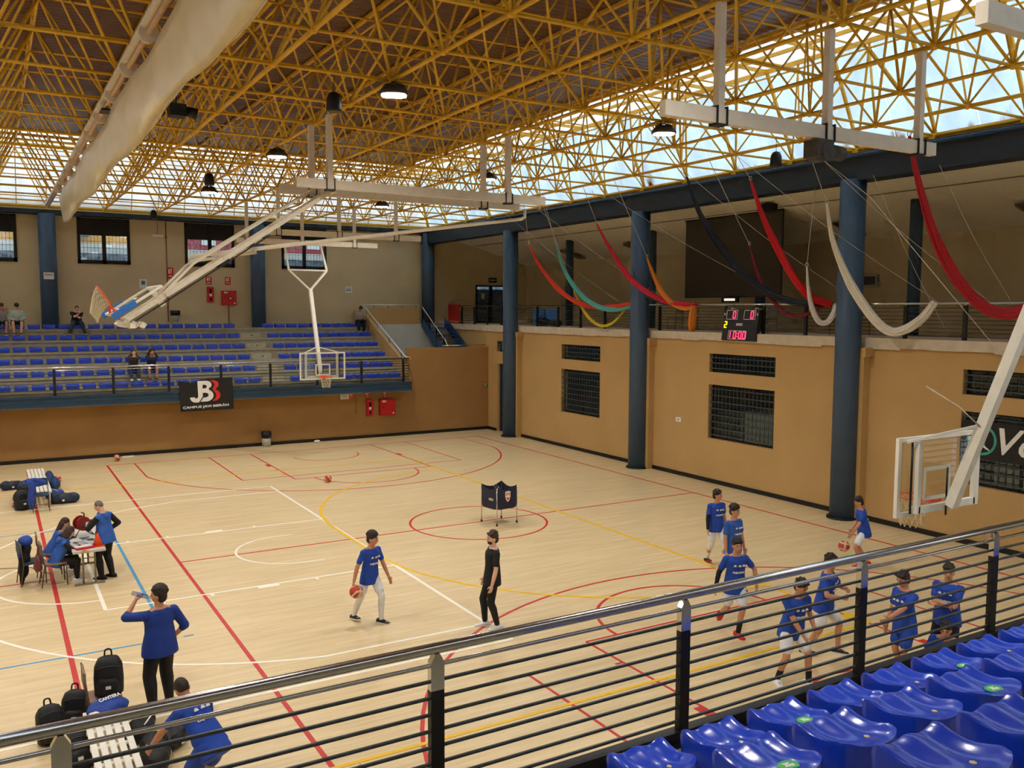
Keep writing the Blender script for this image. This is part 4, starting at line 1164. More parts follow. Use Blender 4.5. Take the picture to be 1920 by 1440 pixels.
for z, a, b in ((.0, .38, .06), (.5, .42, .09), (1.0, .34, .1), (1.35, .3, .1), (1.55, .12, .07), (1.75, .13, .1), (1.9, .1, .09)):
    cs.append([V((b * math.sin(2 * math.pi * k / 14) - .02, a * math.cos(2 * math.pi * k / 14), z)) for k in range(14)])
MB().loft(cs).obj('garment', mat('pale_costume_cloth', C(176, 164, 140), 0.9), t)
MB().tube([(.1, 0, 1.9), (.15, 0, 2.0)], .01, 5).obj('hook', M_steel, t)
for i, (y, nm) in enumerate([(4.9, 'left of the orange silk tail'), (4.1, 'second left of the orange silk tail'), (1.2, 'left behind the scoreboard'), (.4, 'behind the scoreboard'), (-2.4, 'right of the scoreboard'), (-3.1, 'far right of the scoreboard')]):
    t = thing('stacked_chair', 'grey frame chair behind the gallery rail, ' + nm, 'chair', (14.3, y, 4.875), R(90), 'gallery chairs')
    m_c = mat('dim_grey_frame', C(116, 110, 100), 0.5)
    MB().bb((-.2, -.2, .42), (.2, .2, .45)).obj('seat', m_c, t); MB().bb((-.2, -.22, .6), (.2, -.19, .82)).obj('backrest', m_c, t)
    for a in (-1, 1):
        for b in (-1, 1): MB().tube([(a * .19, b * .19, 0), (a * .19, b * .2, .82 if b < 0 else .43)], .012, 6).obj('leg', m_c, t)

# scoreboard leaning over the gallery edge
def seg7(mb, ch, x, z, w_, h_, th, m=0):
    S7 = {'0': 'abcdef', '1': 'bc', '2': 'abged', '3': 'abgcd'}
    g2 = {'a': (0, h_, w_, h_), 'd': (0, 0, w_, 0), 'g': (0, h_ / 2, w_, h_ / 2), 'b': (w_, h_ / 2, w_, h_), 'c': (w_, 0, w_, h_ / 2), 'e': (0, 0, 0, h_ / 2), 'f': (0, h_ / 2, 0, h_)}
    for q in S7[ch]:
        a = g2[q]; mb.bar((x + a[0], -.004, z + a[1]), (x + a[2], -.004, z + a[3]), th, .008, up=(0, 1, 0), m=m)
t = thing('scoreboard', 'black electronic scoreboard with red digits reading 10:00 on the gallery edge', 'scoreboard', (12.40, -.17, 4.66), R(-90))
t.rotation_euler = (R(-9), 0, R(-90))
SW, SH = .72, .98
MB().bb((-SW, 0, 0), (SW, .12, SH)).obj('case', mat('scoreboard_black', C(30, 26, 26), 0.5), t)
M_rd = emit('red_led', (1.0, .03, .10, 1), 2.6); M_yd = emit('yellow_led', (1.0, .62, .0, 1), 2.6)
fr_ = MB()
for x0, x1, z0, z1 in ((-.62, -.16, .66, .94), (.12, .58, .66, .94), (-.44, .30, .04, .30)):
    for p, q in (((x0, -.003, z0), (x1, -.003, z0)), ((x1, -.003, z0), (x1, -.003, z1)), ((x1, -.003, z1), (x0, -.003, z1)), ((x0, -.003, z1), (x0, -.003, z0))): fr_.bar(p, q, .014, .006, up=(0, 1, 0))
fr_.obj('panel_outline', M_wsign, t)
dg_ = MB(); seg7(dg_, '0', -.34, .70, .10, .20, .03); dg_.obj('home_score', M_rd, t)
dg_ = MB(); seg7(dg_, '0', .40, .70, .10, .20, .03); dg_.obj('guest_score', M_rd, t)
dg_ = MB(); seg7(dg_, '2', -.66, .40, .09, .18, .03); dg_.obj('period_digit', M_yd, t)
dg_ = MB(); seg7(dg_, '1', -.46, .07, .10, .2, .032); seg7(dg_, '0', -.22, .07, .10, .2, .032); seg7(dg_, '0', -.0, .07, .10, .2, .032); seg7(dg_, '0', .17, .07, .10, .2, .032)
dg_.bb((-.075, -.008, .11), (-.045, 0, .14)).bb((-.075, -.008, .20), (-.045, 0, .23)); dg_.obj('clock_digits', M_rd, t)
MB().bb((-.17, -.004, .46), (.10, .0, .54)).obj('maker_plate', mat('grey_plate', C(170, 176, 178), 0.5), t)
for k_, x in (('home', -.70), ('guest', .66)): put_text('letter', k_, t, Matrix.Translation((x, -.004, .82)) @ Matrix.Rotation(R(90), 4, 'X'), .055, .08)
for x in (-.5, .5): MB().bb((x - .03, .06, SH), (x + .03, .30, SH + .05)).obj('hook', M_wsign, t)

# ================================================================ signs and fire equipment
def facing(p, d):      # sign frame: x right, y up, z towards reader; d = 'y' (faces -y) or 'x' (faces -x)
    return Matrix.Translation(p) @ (Matrix.Rotation(R(90), 4, 'X') if d == 'y' else Matrix.Rotation(R(-90), 4, 'Z') @ Matrix.Rotation(R(90), 4, 'X'))
def sign(name, p, d, w_, h_, m, label, marks=None, mm=None):
    t = thing(name, label, 'sign', (0, 0, 0))
    F = facing(p, d)
    MB().prism([(-w_ / 2, -h_ / 2), (w_ / 2, -h_ / 2), (w_ / 2, h_ / 2), (-w_ / 2, h_ / 2)], .008, F).obj('plate', m, t)
    if marks:
        mb = MB()
        for x0, y0, x1, y1 in marks: mb.prism([(x0 * w_, y0 * h_), (x1 * w_, y0 * h_), (x1 * w_, y1 * h_), (x0 * w_, y1 * h_)], .0105, F)
        mb.obj('pictogram', mm or M_wsign, t)
    return t
pic = [(-.3, -.05, -.05, .35), (.08, -.05, .2, .3), (.02, .3, .28, .38), (-.3, -.32, .3, -.24)]
sign('fire_sign', (1.30, 22.19, 6.88), 'y', .26, .36, M_redsign, 'red fire sign on the upper far wall above the extinguisher box', pic)
sign('fire_sign', (2.16, 22.19, 6.88), 'y', .26, .36, M_redsign, 'red fire sign on the upper far wall above the hose cabinet', pic)
sign('fire_sign', (-.36, 22.19, 7.18), 'y', .28, .50, M_redsign, 'tall red fire sign beside the red pipe on the far wall', pic)
sign('fire_sign', (5.80, 15.89, 1.90), 'y', .22, .30, M_redsign, 'red fire sign beside the white notice under the far bleachers', pic)
sign('fire_sign', (6.52, 15.89, 1.90), 'y', .22, .30, M_redsign, 'red fire sign above the narrow extinguisher box under the bleachers', pic)
sign('fire_sign', (7.36, 15.89, 1.88), 'y', .22, .30, M_redsign, 'red fire sign above the hose cabinet under the bleachers', pic)
sign('notice', (5.50, 15.89, 1.90), 'y', .38, .32, M_wsign, 'white notice on the wall under the far bleachers', [(-.4, .2, .4, .28), (-.4, .0, .2, .08), (-.4, -.2, .3, -.12)], mat('grey_print', C(150, 150, 150), .6))
sign('notice', (8.06, 22.19, 6.56), 'y', .36, .32, M_wsign, 'white notice on the upper far wall above the lone spectator', [(-.4, .2, .4, .28), (-.4, -.2, .3, .06)], MATS['grey_print'])
sign('notice', (-1.51, 22.19, 6.68), 'y', .32, .42, M_wsign, 'pale green picture notice on the upper far wall', [(-.25, -.1, .25, .3)], mat('teal_print', C(70, 140, 130), .6))
t = sign('exit_sign', (12.38, 15.89, 2.07), 'y', .22, .18, M_black, 'small green exit sign low on the wall beside the corner door', [(-.45, .1, .45, .45)], mat('green_exit_print', C(160, 190, 120), .5))
put_text('lettering', 'exit', t, facing((12.38, 15.878, 2.03), 'y'), .15, .06)
t = sign('exit_sign', (16.32, 22.19, 7.2), 'y', .5, .26, M_black, 'dark exit sign above the glazed gallery door', None)
put_text('lettering', 'salida', t, facing((16.32, 22.178, 7.2), 'y'), .36, .1)
t = thing('emergency_light', 'small emergency light box high on the far wall by the red pipe', 'emergency light', (-.85, 22.2, 8.82)); MB().bb((-.22, -.08, -.05), (.22, 0, .05)).obj('body', M_wsign, t); MB().bb((-.02, -.03, .05), (.02, 0, .6)).obj('conduit', mat('beige_conduit', C(170, 150, 116), .6), t)
m_pipe = mat('rusty_red_pipe', C(140, 84, 56), 0.6)
tag(MB().tube([(-.5, 22.17, 9.46), (-.5, 22.17, 5.0)], .02, 6).ell((-.5, 22.15, 8.78), .05, None, 8, 6).obj('red_pipe', m_pipe), 'thin rusty red pipe running down the far wall', 'pipe')
tag(MB().tube([(2.17, 22.17, 5.78), (2.17, 22.17, 4.88)], .02, 6).obj('red_pipe', m_pipe), 'short rusty red pipe below the upper hose cabinet', 'pipe')
def ext_box(x, y, z0, z1, label):
    t = thing('extinguisher_box', label, 'extinguisher box', (x, y, z0))
    W = .14; H = z1 - z0
    MB().bb((-W, -.16, 0), (W, 0, H)).obj('case', M_red, t)
    MB().bb((-.05, -.165, H * .60), (.05, -.16, H * .86)).obj('window', M_dark, t); MB().bb((-.05, -.165, H * .4), (.05, -.16, H * .55)).obj('label_plate', M_wsign, t); MB().bb((-.04, -.165, .08), (.04, -.16, H * .3)).obj('window', M_dark, t)
def hose_cab(x, y, z0, s, label, disc):
    t = thing('hose_cabinet', label, 'hose cabinet', (x, y, z0))
    MB().bb((-s / 2, -.2, 0), (s / 2, 0, s)).obj('case', M_red, t)
    dr = MB().bb((-s / 2 + .03, -.212, .03), (s / 2 - .03, -.2, s - .03)).obj('door', M_red, t)
    MB().bb((-s * .36, -.217, s * .82), (-s * .12, -.212, s * .92)).obj('label_plate', M_wsign, dr); MB().tube([(s * .36, -.212, .08), (s * .36, -.22, .08)], .035, 10).obj('seal', M_wsign, dr)
    MB().tube([(-s * .3, -.212, s * .5), (-s * .3, -.225, s * .5)], .022, 10).obj('lock', M_black, dr)
    if disc: MB().tube([(s * .08, -.212, s * .47), (s * .08, -.22, s * .47)], .08, 14).obj('porthole', M_black, dr); MB().tube([(s * .08, -.22, s * .47), (s * .08, -.224, s * .47)], .045, 12).obj('dial', M_wsign, dr)
ext_box(1.35, 22.2, 5.88, 6.58, 'narrow red extinguisher box on the upper far wall')
hose_cab(2.17, 22.2, 5.76, .66, 'square red hose cabinet on the upper far wall', True)
ext_box(6.6, 15.9, .97, 1.67, 'narrow red extinguisher box under the far bleachers')
hose_cab(7.4, 15.9, .97, .70, 'square red hose cabinet under the far bleachers', False)
t = thing('push_button', 'small brass wall socket below the signs under the bleachers', 'socket', (6.01, 15.9, 1.1)); MB().tube([(0, 0, 0), (0, -.03, 0)], .045, 12).obj('plate', mat('brass_plate', C(150, 110, 60), .4), t); MB().tube([(0, -.012, .04), (0, -.012, .75)], .006, 4).obj('wire', m_pipe, t)
t = thing('wall_socket', 'small white socket plate on the right wall between the windows', 'socket', (12.55, 2.64, 1.89)); MB().bb((-.012, -.13, -.08), (0, .13, .08)).obj('plate', M_wsign, t); MB().bb((-.016, -.04, -.03), (-.012, .04, .03)).obj('outlet', MATS['grey_print'], t)
m_bin = mat('grey_bin_metal', C(176, 172, 160), 0.45)
t = thing('litter_bin', 'small litter bin with black liner on a post behind the top row', 'bin', (-.3, 21.6, 4.725)); MB().tube([(-.08, 0, 0), (-.08, 0, .5)], .02, 6).obj('post', m_bin, t); MB().tube([(.08, 0, 0), (.08, 0, .5)], .02, 6).obj('post', m_bin, t); MB().lathe([(.17, .3), (.2, .62)], n=16).obj('bin_body', m_bin, t); MB().lathe([(.205, .55), (.215, .76), (.19, .78)], n=16).obj('liner', M_black, t)
t = thing('waste_bin', 'grey metal waste bin with black liner against the far wall', 'bin', (2.05, 15.6, 0)); MB().lathe([(.17, 0), (.185, .42)], n=18).obj('bin_body', m_bin, t); MB().lathe([(.195, .36), (.205, .60), (.17, .62)], n=18).obj('liner', M_black, t)
tag(MB().ell((4.2, 15.7, .05), (.14, .08, .05), None, 10, 6).obj('crumpled_bag', M_wsign), 'crumpled white plastic bag by the far wall', 'bag')
t = thing('security_camera', 'small camera on the far end wall of the gallery', 'camera', (18.1, 22.2, 7.75)); MB().tube([(0, 0, 0), (0, -.2, -.05)], .02, 6).obj('arm', M_wsign, t); MB().tube([(0, -.15, -.1), (-.05, -.4, -.16)], .07, 10).obj('camera_body', m_bin, t)

# ================================================================ banners
M_bk = mat('black_banner_cloth', C(26, 25, 24), 0.6, var=0.1)
t = thing('campus_banner', 'black banner with JB monogram tied to the far railing', 'banner', (-.37, 15.05, 1.66))
W, H = 1.0, 1.24
top = [(-1.0, 1.20), (-.80, 1.16), (-.62, 1.10), (-.45, 1.11), (-.34, 1.17), (-.2, 1.22), (1.0, 1.26), (1.02, .02), (-.96, 0)]
MB().prism(list(reversed(top)), .012, Matrix.Rotation(R(90), 4, 'X')).obj('cloth', M_bk, t)
FB = Matrix.Translation((0, -.012, 0)) @ Matrix.Rotation(R(90), 4, 'X')
def plate(name, poly, m): return MB().prism(poly, .004, FB).obj(name, m, t)
def K(pts): return [((x - 960) / 800.0, (1260 - y) / 800.0) for x, y in pts]   # crop units -> metres
def arcpts(cx, cy, rx, ry, a0, a1, n=12): return [(cx + rx * math.cos(R(a0 + (a1 - a0) * i / n)), cy - ry * math.sin(R(a0 + (a1 - a0) * i / n))) for i in range(n + 1)]
plate('monogram_letter', K([(700, 335), (850, 335), (850, 820), (735, 990)] + arcpts(640, 830, 165, 165, -85, -178, 10) + [(610, 830)] + arcpts(660, 825, 50, 45, 180, 350, 6) + [(715, 780)]), M_wsign)
outer = arcpts(940, 460, 180, 128, 90, -62, 12) + arcpts(950, 790, 220, 185, 62, -90, 14)
inner_lo = [(780, 975), (870, 855)] + arcpts(925, 775, 100, 72, -90, 90, 10) + [(850, 703), (850, 570)] + arcpts(905, 512, 72, 58, -90, 90, 10) + [(850, 454), (850, 335)]
plate('monogram_letter', K([(850, 332)] + outer + [(950, 975)] + inner_lo), M_wsign)
plate('monogram_shadow', K([(1060, 322)] + arcpts(1150, 460, 180, 140, 80, -62, 10) + arcpts(1165, 790, 215, 180, 60, -95, 12) + list(reversed(arcpts(1060, 790, 190, 165, 55, -60, 10))) + list(reversed(arcpts(1040, 470, 160, 130, 60, -50, 8)))), M_redsign)
put_text('lettering', 'campus', t, Matrix.Translation((-.02, -.013, .17)) @ Matrix.Rotation(R(90), 4, 'X') @ Matrix.Rotation(R(1.5), 4, 'Z'), 1.7, .145)
t = thing('wall_banner', 'black banner with a white swallow in a teal ring on the right wall', 'banner', (12.44, 0, 0))
MB().bb((0, -10.6, 2.12), (.012, -7.50, 3.02)).obj('cloth', M_bk, t)
FX = Matrix.Translation((-.004, 0, 0)) @ Matrix.Rotation(R(-90), 4, 'Z') @ Matrix.Rotation(R(90), 4, 'X')   # local x -> -Y, y -> Z, z -> -X
M_tl = mat('teal_banner_print', C(60, 160, 140), 0.6)
ring = [(.36 * math.cos(R(a)), .36 * math.sin(R(a))) for a in range(0, 360, 12)]
rv = MB()
for i in range(30):
    a, b = R(12 * i), R(12 * i + 12)
    rv.prism([(.30 * math.cos(a), .30 * math.sin(a)), (.36 * math.cos(a), .36 * math.sin(a)), (.36 * math.cos(b), .36 * math.sin(b)), (.30 * math.cos(b), .30 * math.sin(b))], .004, FX @ Matrix.Translation((8.02, 2.58, 0)))
rv.prism([(.02, .25), (.05, .02), (.13, -.22), (.10, -.24), (.02, .0)], .004, FX @ Matrix.Translation((8.02, 2.58, 0)))
rv.obj('ring_print', M_tl, t)
MB().prism([(-.16, -.06), (-.04, -.06), (.02, .30), (.06, -.02), (.10, .06), (.05, -.12), (.20, -.22), (.22, -.26), (.0, -.16), (-.10, -.20)], .005, FX @ Matrix.Translation((8.0, 2.6, 0))).obj('swallow_print', M_wsign, t)
put_text('lettering', 'vol', t, Matrix.Translation((-.006, -9.05, 2.60)) @ Matrix.Rotation(R(-90), 4, 'Z') @ Matrix.Rotation(R(90), 4, 'X'), 1.25, .62)
t = thing('small_flag', 'grey-blue cloth corner tied to the near railing bars', 'cloth', (-5.66, -15.13, 2.80))
MB().prism([(0, 0), (-.9, -.13), (-.9, -.45), (-.02, -.45)], .006, Matrix.Rotation(R(90), 4, 'X')).obj('cloth', mat('grey_blue_cloth', C(120, 146, 158), .8), t)
MB().tube([(0, 0, .0), (.02, -.02, .08), (.03, 0, -.02), (.05, -.01, -.12)], .005, 5).obj('tie', M_wsign, t)
# ================================================================ people
def ik(a, t, l1, l2, pole):
    a, t, pole = V(a), V(t), V(pole)
    d = t - a; L = min(d.length, (l1 + l2) * .995)
    if d.length < 1e-5: d = V((0, 0, -1))
    dn = d.normalized(); t = a + dn * L
    x = (l1 * l1 - l2 * l2 + L * L) / (2 * L)
    h = math.sqrt(max(0, l1 * l1 - x * x))
    pn = pole - dn * pole.dot(dn)
    pn = pn.normalized() if pn.length > 1e-5 else V((0, 1, 0))
    return a + dn * x + pn * h, t
SKIN = {'tan': mat('tan_skin', C(196, 138, 104), 0.55, var=0.05), 'fair': mat('fair_skin', C(222, 172, 142), 0.55, var=0.05), 'brown': mat('brown_skin', C(166, 110, 78), 0.55, var=0.05)}
HAIR = {'black': mat('black_hair', C(42, 33, 29), 0.6, var=0.3, scale=60), 'brown': mat('brown_hair', C(62, 42, 32), 0.6, var=0.3, scale=60), 'grey': mat('grey_hair', C(112, 106, 100), 0.7, var=0.3, scale=60)}
M_jersey = mat('royal_blue_jersey', C(30, 70, 168), 0.75, var=0.10, scale=7, bump=0.1)
M_jersey2 = mat('worn_blue_jersey', C(48, 92, 176), 0.75, var=0.10, scale=7, bump=0.1)
M_navy = mat('navy_sweater', C(28, 58, 140), 0.8, var=0.10, scale=7, bump=0.1)
M_wshort = mat('white_shorts', C(226, 228, 232), 0.75, var=0.05, scale=8)
M_bktrs = mat('black_trousers', C(24, 23, 24), 0.8, var=0.2, scale=8)
M_bkshirt = mat('black_polo_cloth', C(22, 22, 24), 0.8, var=0.2, scale=8)
M_wtight = mat('white_tights', C(222, 220, 214), 0.7, var=0.05)
M_shoe_bk = mat('black_trainer', C(28, 26, 28), 0.6, var=0.2)
M_shoe_wh = mat('white_trainer', C(228, 226, 222), 0.6, var=0.04)
M_shoe_rd = mat('red_trainer', C(206, 36, 44), 0.6, var=0.08)
M_sole = mat('white_sole', C(224, 220, 212), 0.6, var=0.04)
M_eye = mat('dark_eye', C(24, 18, 16), 0.3, var=0.1)
M_lip = mat('lip_tone', C(160, 84, 78), 0.5, var=0.05)
M_greyT = mat('grey_shirt_cloth', C(150, 148, 144), 0.8, var=0.06)
M_greenT = mat('pale_green_shirt_cloth', C(178, 196, 182), 0.8, var=0.06)
M_brownJ = mat('brown_jacket_cloth', C(64, 52, 46), 0.8, var=0.15)
M_navyJ = mat('navy_jacket_cloth', C(36, 44, 62), 0.8, var=0.15)
M_jean = mat('dark_jeans', C(50, 60, 80), 0.8, var=0.15)

KEY = {}
def remesh(o, vox, smooth=2):
    md = o.modifiers.new('remesh', 'REMESH'); md.mode = 'VOXEL'; md.voxel_size = vox; md.use_smooth_shade = True
    if smooth:
        s = o.modifiers.new('smooth', 'SMOOTH'); s.factor = .5; s.iterations = smooth
    return o

def person(label, loc, face, H, skin='tan', hair='black', style='short', girth=1.0, pel=(0, 0, .93), lean=0, side=0, twist=0, pyaw=0,
           fl=(-.11, 0, 0), fr=(.11, 0, 0), fyl=8, fyr=-8, fpl=0, fpr=0, kl=(-.15, 1, 0), kr=(.15, 1, 0),
           hl=(-.27, .06, .80), hr=(.27, .06, .80), el=(-.5, -1, -.2), er=(.5, -1, -.2), hy=0, hp=0, curl=35,
           shirt=None, sleeve='short', hem=-.16, loose=1.0, bottom=None, leg='shorts', shoe=None, sole=None, socks=None, tights=None, armsleeve=None,
           armcol=None, hood=None, logo=None, number=None, collar=None, vox=.010, group='players and staff on the court', glasses=False, cap=None, beard=None, flare=1.0):
    s = H / 1.75
    h = math.atan2(-face[0], face[1])
    t = thing('person', label, 'person', (loc[0], loc[1], loc[2] if len(loc) > 2 else 0), h, group, s)
    g = girth
    T = Matrix.Translation(pel) @ Matrix.Rotation(R(pyaw), 4, 'Z') @ Matrix.Rotation(R(-lean), 4, 'X') @ Matrix.Rotation(R(side), 4, 'Y')
    def tp(x, y, z):                       # torso point with shoulder twist
        q = Matrix.Rotation(R(twist) * max(0, min(1, z / .45)), 4, 'Z') @ V((x, y, z))
        return T @ q
    hipL, hipR = tp(-.09, 0, -.02), tp(.09, 0, -.02)
    gs = 1 + (g - 1) * .5
    shL, shR = tp(-.182 * gs, -.01, .438), tp(.182 * gs, -.01, .438)
    nb, nt_ = tp(0, -.01, .49), tp(0, .012, .582)
    ankL, ankR = V(fl) + V((0, 0, .075)), V(fr) + V((0, 0, .075))
    kneeL, ankL = ik(hipL, ankL, .435, .425, kl); kneeR, ankR = ik(hipR, ankR, .435, .425, kr)
    elbL, wrL = ik(shL, hl, .285, .255, el); elbR, wrR = ik(shR, hr, .285, .255, er)
    up = (tp(0, 0, .5) - tp(0, 0, .3)).normalized()
    HM = Matrix.Translation(nt_) @ (T.to_3x3() @ Matrix.Rotation(R(twist), 3, 'Z') @ Matrix.Rotation(R(hy), 3, 'Z') @ Matrix.Rotation(R(lean * .75 - hp), 3, 'X')).to_4x4()
    Hm3 = HM.to_3x3()
    def hd(x, y, z): return HM @ V((x, y, z))
    KEY.clear(); W_ = Matrix.Translation(t.location) @ Matrix.Rotation(h, 4, 'Z') @ Matrix.Diagonal((s, s, s, 1))
    KEY.update(mouth=W_ @ hd(0, .11, .045), wrL=W_ @ wrL, wrR=W_ @ wrR, elL=W_ @ elbL, face=(W_.to_3x3() @ (Hm3 @ V((0, 1, 0)))).normalized())
    # ------- body: one continuous surface
    b = MB()
    prof = [(-.10, .10, .085), (-.05, .150, .108), (.0, .165, .115), (.08, .152, .108), (.18, .132, .098), (.28, .145, .105), (.36, .162, .113), (.43, .165, .105), (.48, .125, .085), (.515, .075, .066)]
    def torso(mb, k=0.0, a=0, bnd=None, mul=1.0):
        rings = []
        for z, rx, ry in prof[a:bnd]:
            gg = g if z < .42 else 1 + (g - 1) * .5
            rings.append([tp((rx * gg * mul + k) * math.cos(2 * math.pi * i / 20), (ry * gg * mul + k) * math.sin(2 * math.pi * i / 20) + (.012 if .25 < z < .45 else 0), z) for i in range(20)])
        mb.loft(rings)
    torso(b)
    b.caps(nb - up * .04, nt_ + up * .02, .066, .058)
    b.ell(hd(0, .008, .105), (.074, .094, .112), Hm3, 16, 12)
    b.ell(hd(0, .040, .050), (.054, .058, .060), Hm3, 12, 8)
    b.ell(hd(0, .064, .012), (.026, .024, .018), Hm3, 8, 6)
    b.caps(hd(0, .098, .105), hd(0, .118, .070), .008, .013, 8)
    for q in (-1, 1):
        b.ell(hd(q * .075, -.005, .085), (.012, .020, .032), Hm3, 8, 6); b.caps(hd(q * .012, .092, .118), hd(q * .046, .084, .122), .010, .009, 8)
    for hip, kn, an in ((hipL, kneeL, ankL), (hipR, kneeR, ankR)):
        b.caps(hip, kn, .088 * g, .055 * (1 + (g - 1) * .5), 12)
        m = kn.lerp(an, .28); bk = (V((0, 0, 0)) - (T.to_3x3() @ V((0, 1, 0)))) * .014
        b.caps(kn, m + bk, .053, .056 * g, 12); b.caps(m + bk, an, .055 * g, .036, 12)
    feet = []
    for an, fy, fp, base in ((ankL, fyl, fpl, fl), (ankR, fyr, fpr, fr)):
        F = Matrix.Translation(an) @ Matrix.Rotation(R(fy), 4, 'Z') @ Matrix.Rotation(R(-fp), 4, 'X')
        feet.append(F)
        b.caps(F @ V((0, -.04, -.04)), F @ V((0, .12, -.05)), .034, .028, 10); b.caps(F @ V((0, 0, 0)), F @ V((0, .02, -.04)), .036, .036, 10)
    for sh, eb, wr, sg in ((shL, elbL, wrL, -1), (shR, elbR, wrR, 1)):
        b.ell(sh, (.058 * gs, .058 * gs, .060 * gs), None, 12, 8); b.caps(tp(sg * .05, -.012, .49), sh, .050, .052 * gs, 10)
        b.caps(sh, eb, .050 * g, .040, 10)
        m = eb.lerp(wr, .3); b.caps(eb, m, .040, .041, 10); b.caps(m, wr, .041, .027, 10)
        d = (wr - eb).normalized()
        inw = T.to_3x3() @ V((-sg, .3, 0)); n = (inw - d * inw.dot(d)); n = n.normalized() if n.length > .05 else V((0, 1, 0))
        sd = d.cross(n) * sg
        b.ell(wr + d * .050, (.050, .018, .040), Matrix((d, n, sd)).transposed(), 12, 8)
        for k, (off, ln) in enumerate(((.028, .068), (.009, .078), (-.010, .072), (-.028, .056))):
            p0 = wr + d * .085 + sd * off
            c1 = Matrix.Rotation(R(curl * .6) * 1, 3, n.cross(d)) @ d; c2 = Matrix.Rotation(R(curl * 1.5), 3, n.cross(d)) @ d
            c1 = -c1 if c1.dot(d) < 0 else c1
            if c1.dot(n) < 0: c1 = d * math.cos(R(curl * .6)) + n * math.sin(R(curl * .6)); c2 = d * math.cos(R(curl * 1.5)) + n * math.sin(R(curl * 1.5))
            p1 = p0 + c1 * ln * .5; p2 = p1 + c2 * ln * .5
            b.caps(p0, p1, .0095, .0090, 8); b.caps(p1, p2, .0090, .0080, 8)
        th0 = wr + d * .03 + sd * .032; th1 = th0 + (d * .6 + sd * .7 + n * .25).normalized() * .034; th2 = th1 + (d * .85 + sd * .25 + n * .3).normalized() * .03
        b.caps(th0, th1, .012, .0105, 8); b.caps(th1, th2, .0105, .009, 8)
    body = remesh(b.obj('body', SKIN[skin], t), vox, 1)
    for q in (-1, 1):
        MB().ell(hd(q * .030, .094, .104), (.011, .006, .007), Hm3, 8, 6).obj('eye', M_eye, t)
        MB().caps(hd(q * .016, .101, .127), hd(q * .048, .092, .128), .005, .004, 6).obj('eyebrow', HAIR[hair], t)
    MB().ell(hd(0, .097, .040), (.022, .006, .006), Hm3, 8, 6).obj('mouth', M_lip, t)
    if beard:
        remesh(MB().ell(hd(0, .046, .036), (.058, .058, .050), Hm3, 12, 8).obj('beard', HAIR[beard], t), .012, 1)
    # ------- hair
    hb = MB(); HC = HAIR[hair]
    if style == 'buzz':
        hb.ell(hd(0, -.006, .122), (.079, .094, .102), Hm3, 16, 10)
    elif style == 'cap':
        hb.ell(hd(0, -.012, .120), (.078, .095, .098), Hm3, 16, 10)
    else:
        hb.ell(hd(0, -.008, .142), (.083, .100, .092), Hm3, 16, 10); hb.ell(hd(0, -.042, .085), (.077, .068, .085), Hm3, 14, 8)
        if style in ('short', 'curly'):
            n_ = 26 if style == 'curly' else 14
            for k in range(n_):
                a = 2.399 * k; f = (k + .5) / n_; rr = math.sqrt(f)
                x, y = .078 * rr * math.cos(a), .092 * rr * math.sin(a)
                z = .135 + .092 * math.sqrt(max(0, 1 - rr * rr)) + (.012 if style == 'short' else .016)
                if y > .06 and z < .16: z = .165
                hb.ell(hd(x, y - .006, z), .026 if style == 'short' else .034, None, 8, 6)
            for k in range(6): hb.ell(hd(-.055 + .022 * k, .076 - .3 * abs(-.055 + .022 * k) ** 1.5, .180), .026, None, 8, 6)
        if style == 'long':
            for k in range(7):
                a = R(200 + 140 * k / 6); x, y = .078 * math.cos(a), .085 * math.sin(a)
                hb.caps(hd(x, y, .10), hd(x * 1.15, y * 1.15 - .02, -.18), .034, .022, 8)
        if style == 'bob':
            for k in range(9):
                a = R(180 + 180 * k / 8); x, y = .080 * math.cos(a), .085 * math.sin(a); hb.caps(hd(x, y, .11), hd(x * 1.1, y * 1.1, -.03), .032, .026, 8)
    remesh(hb.obj('hair', HC, t), .011, 1)
    if cap:
        cb = MB().ell(hd(0, -.008, .145), (.088, .103, .085), Hm3, 16, 10); cb.ell(hd(0, .105, .150), (.07, .07, .012), Hm3, 14, 6); remesh(cb.obj('cap', cap, t), .011, 1)
    if glasses:
        gb = MB()
        for q in (-1, 1): gb.tube([hd(q * .033 + .026 * math.cos(R(a)), .106, .104 + .02 * math.sin(R(a))) for a in range(0, 360, 30)], .0035, 5, closed=True); gb.tube([hd(q * .06, .104, .106), hd(q * .078, .0, .10)], .003, 5)
        gb.obj('glasses', M_black, t)
    # ------- clothes
    if shirt:
        c = MB(); L_ = loose
        rings = []
        for z, rx, ry in [(hem, .196 * flare, .142 * flare), (hem + .05, .194 * flare, .140 * flare), (.0, .184 * flare, .132 * flare), (.08, .170, .122), (.18, .154, .112), (.28, .152, .110), (.36, .165, .116), (.43, .168, .108), (.475, .135, .090), (.505, .090, .074)]:
            k = .016 * L_ if z > .2 else .022 * L_
            gg = g if z < .42 else 1 + (g - 1) * .5
            rings.append([tp((rx * gg + k) * math.cos(2 * math.pi * i / 24) * (1 + (.02 * math.sin(5 * 2 * math.pi * i / 24 + z * 20) if z < .3 else 0)), (ry * gg + k) * math.sin(2 * math.pi * i / 24) + (.012 if .25 < z < .45 else 0), z) for i in range(24)])
        c.loft(rings)
        sl_m = armcol or shirt
        arms = MB() if armcol else c
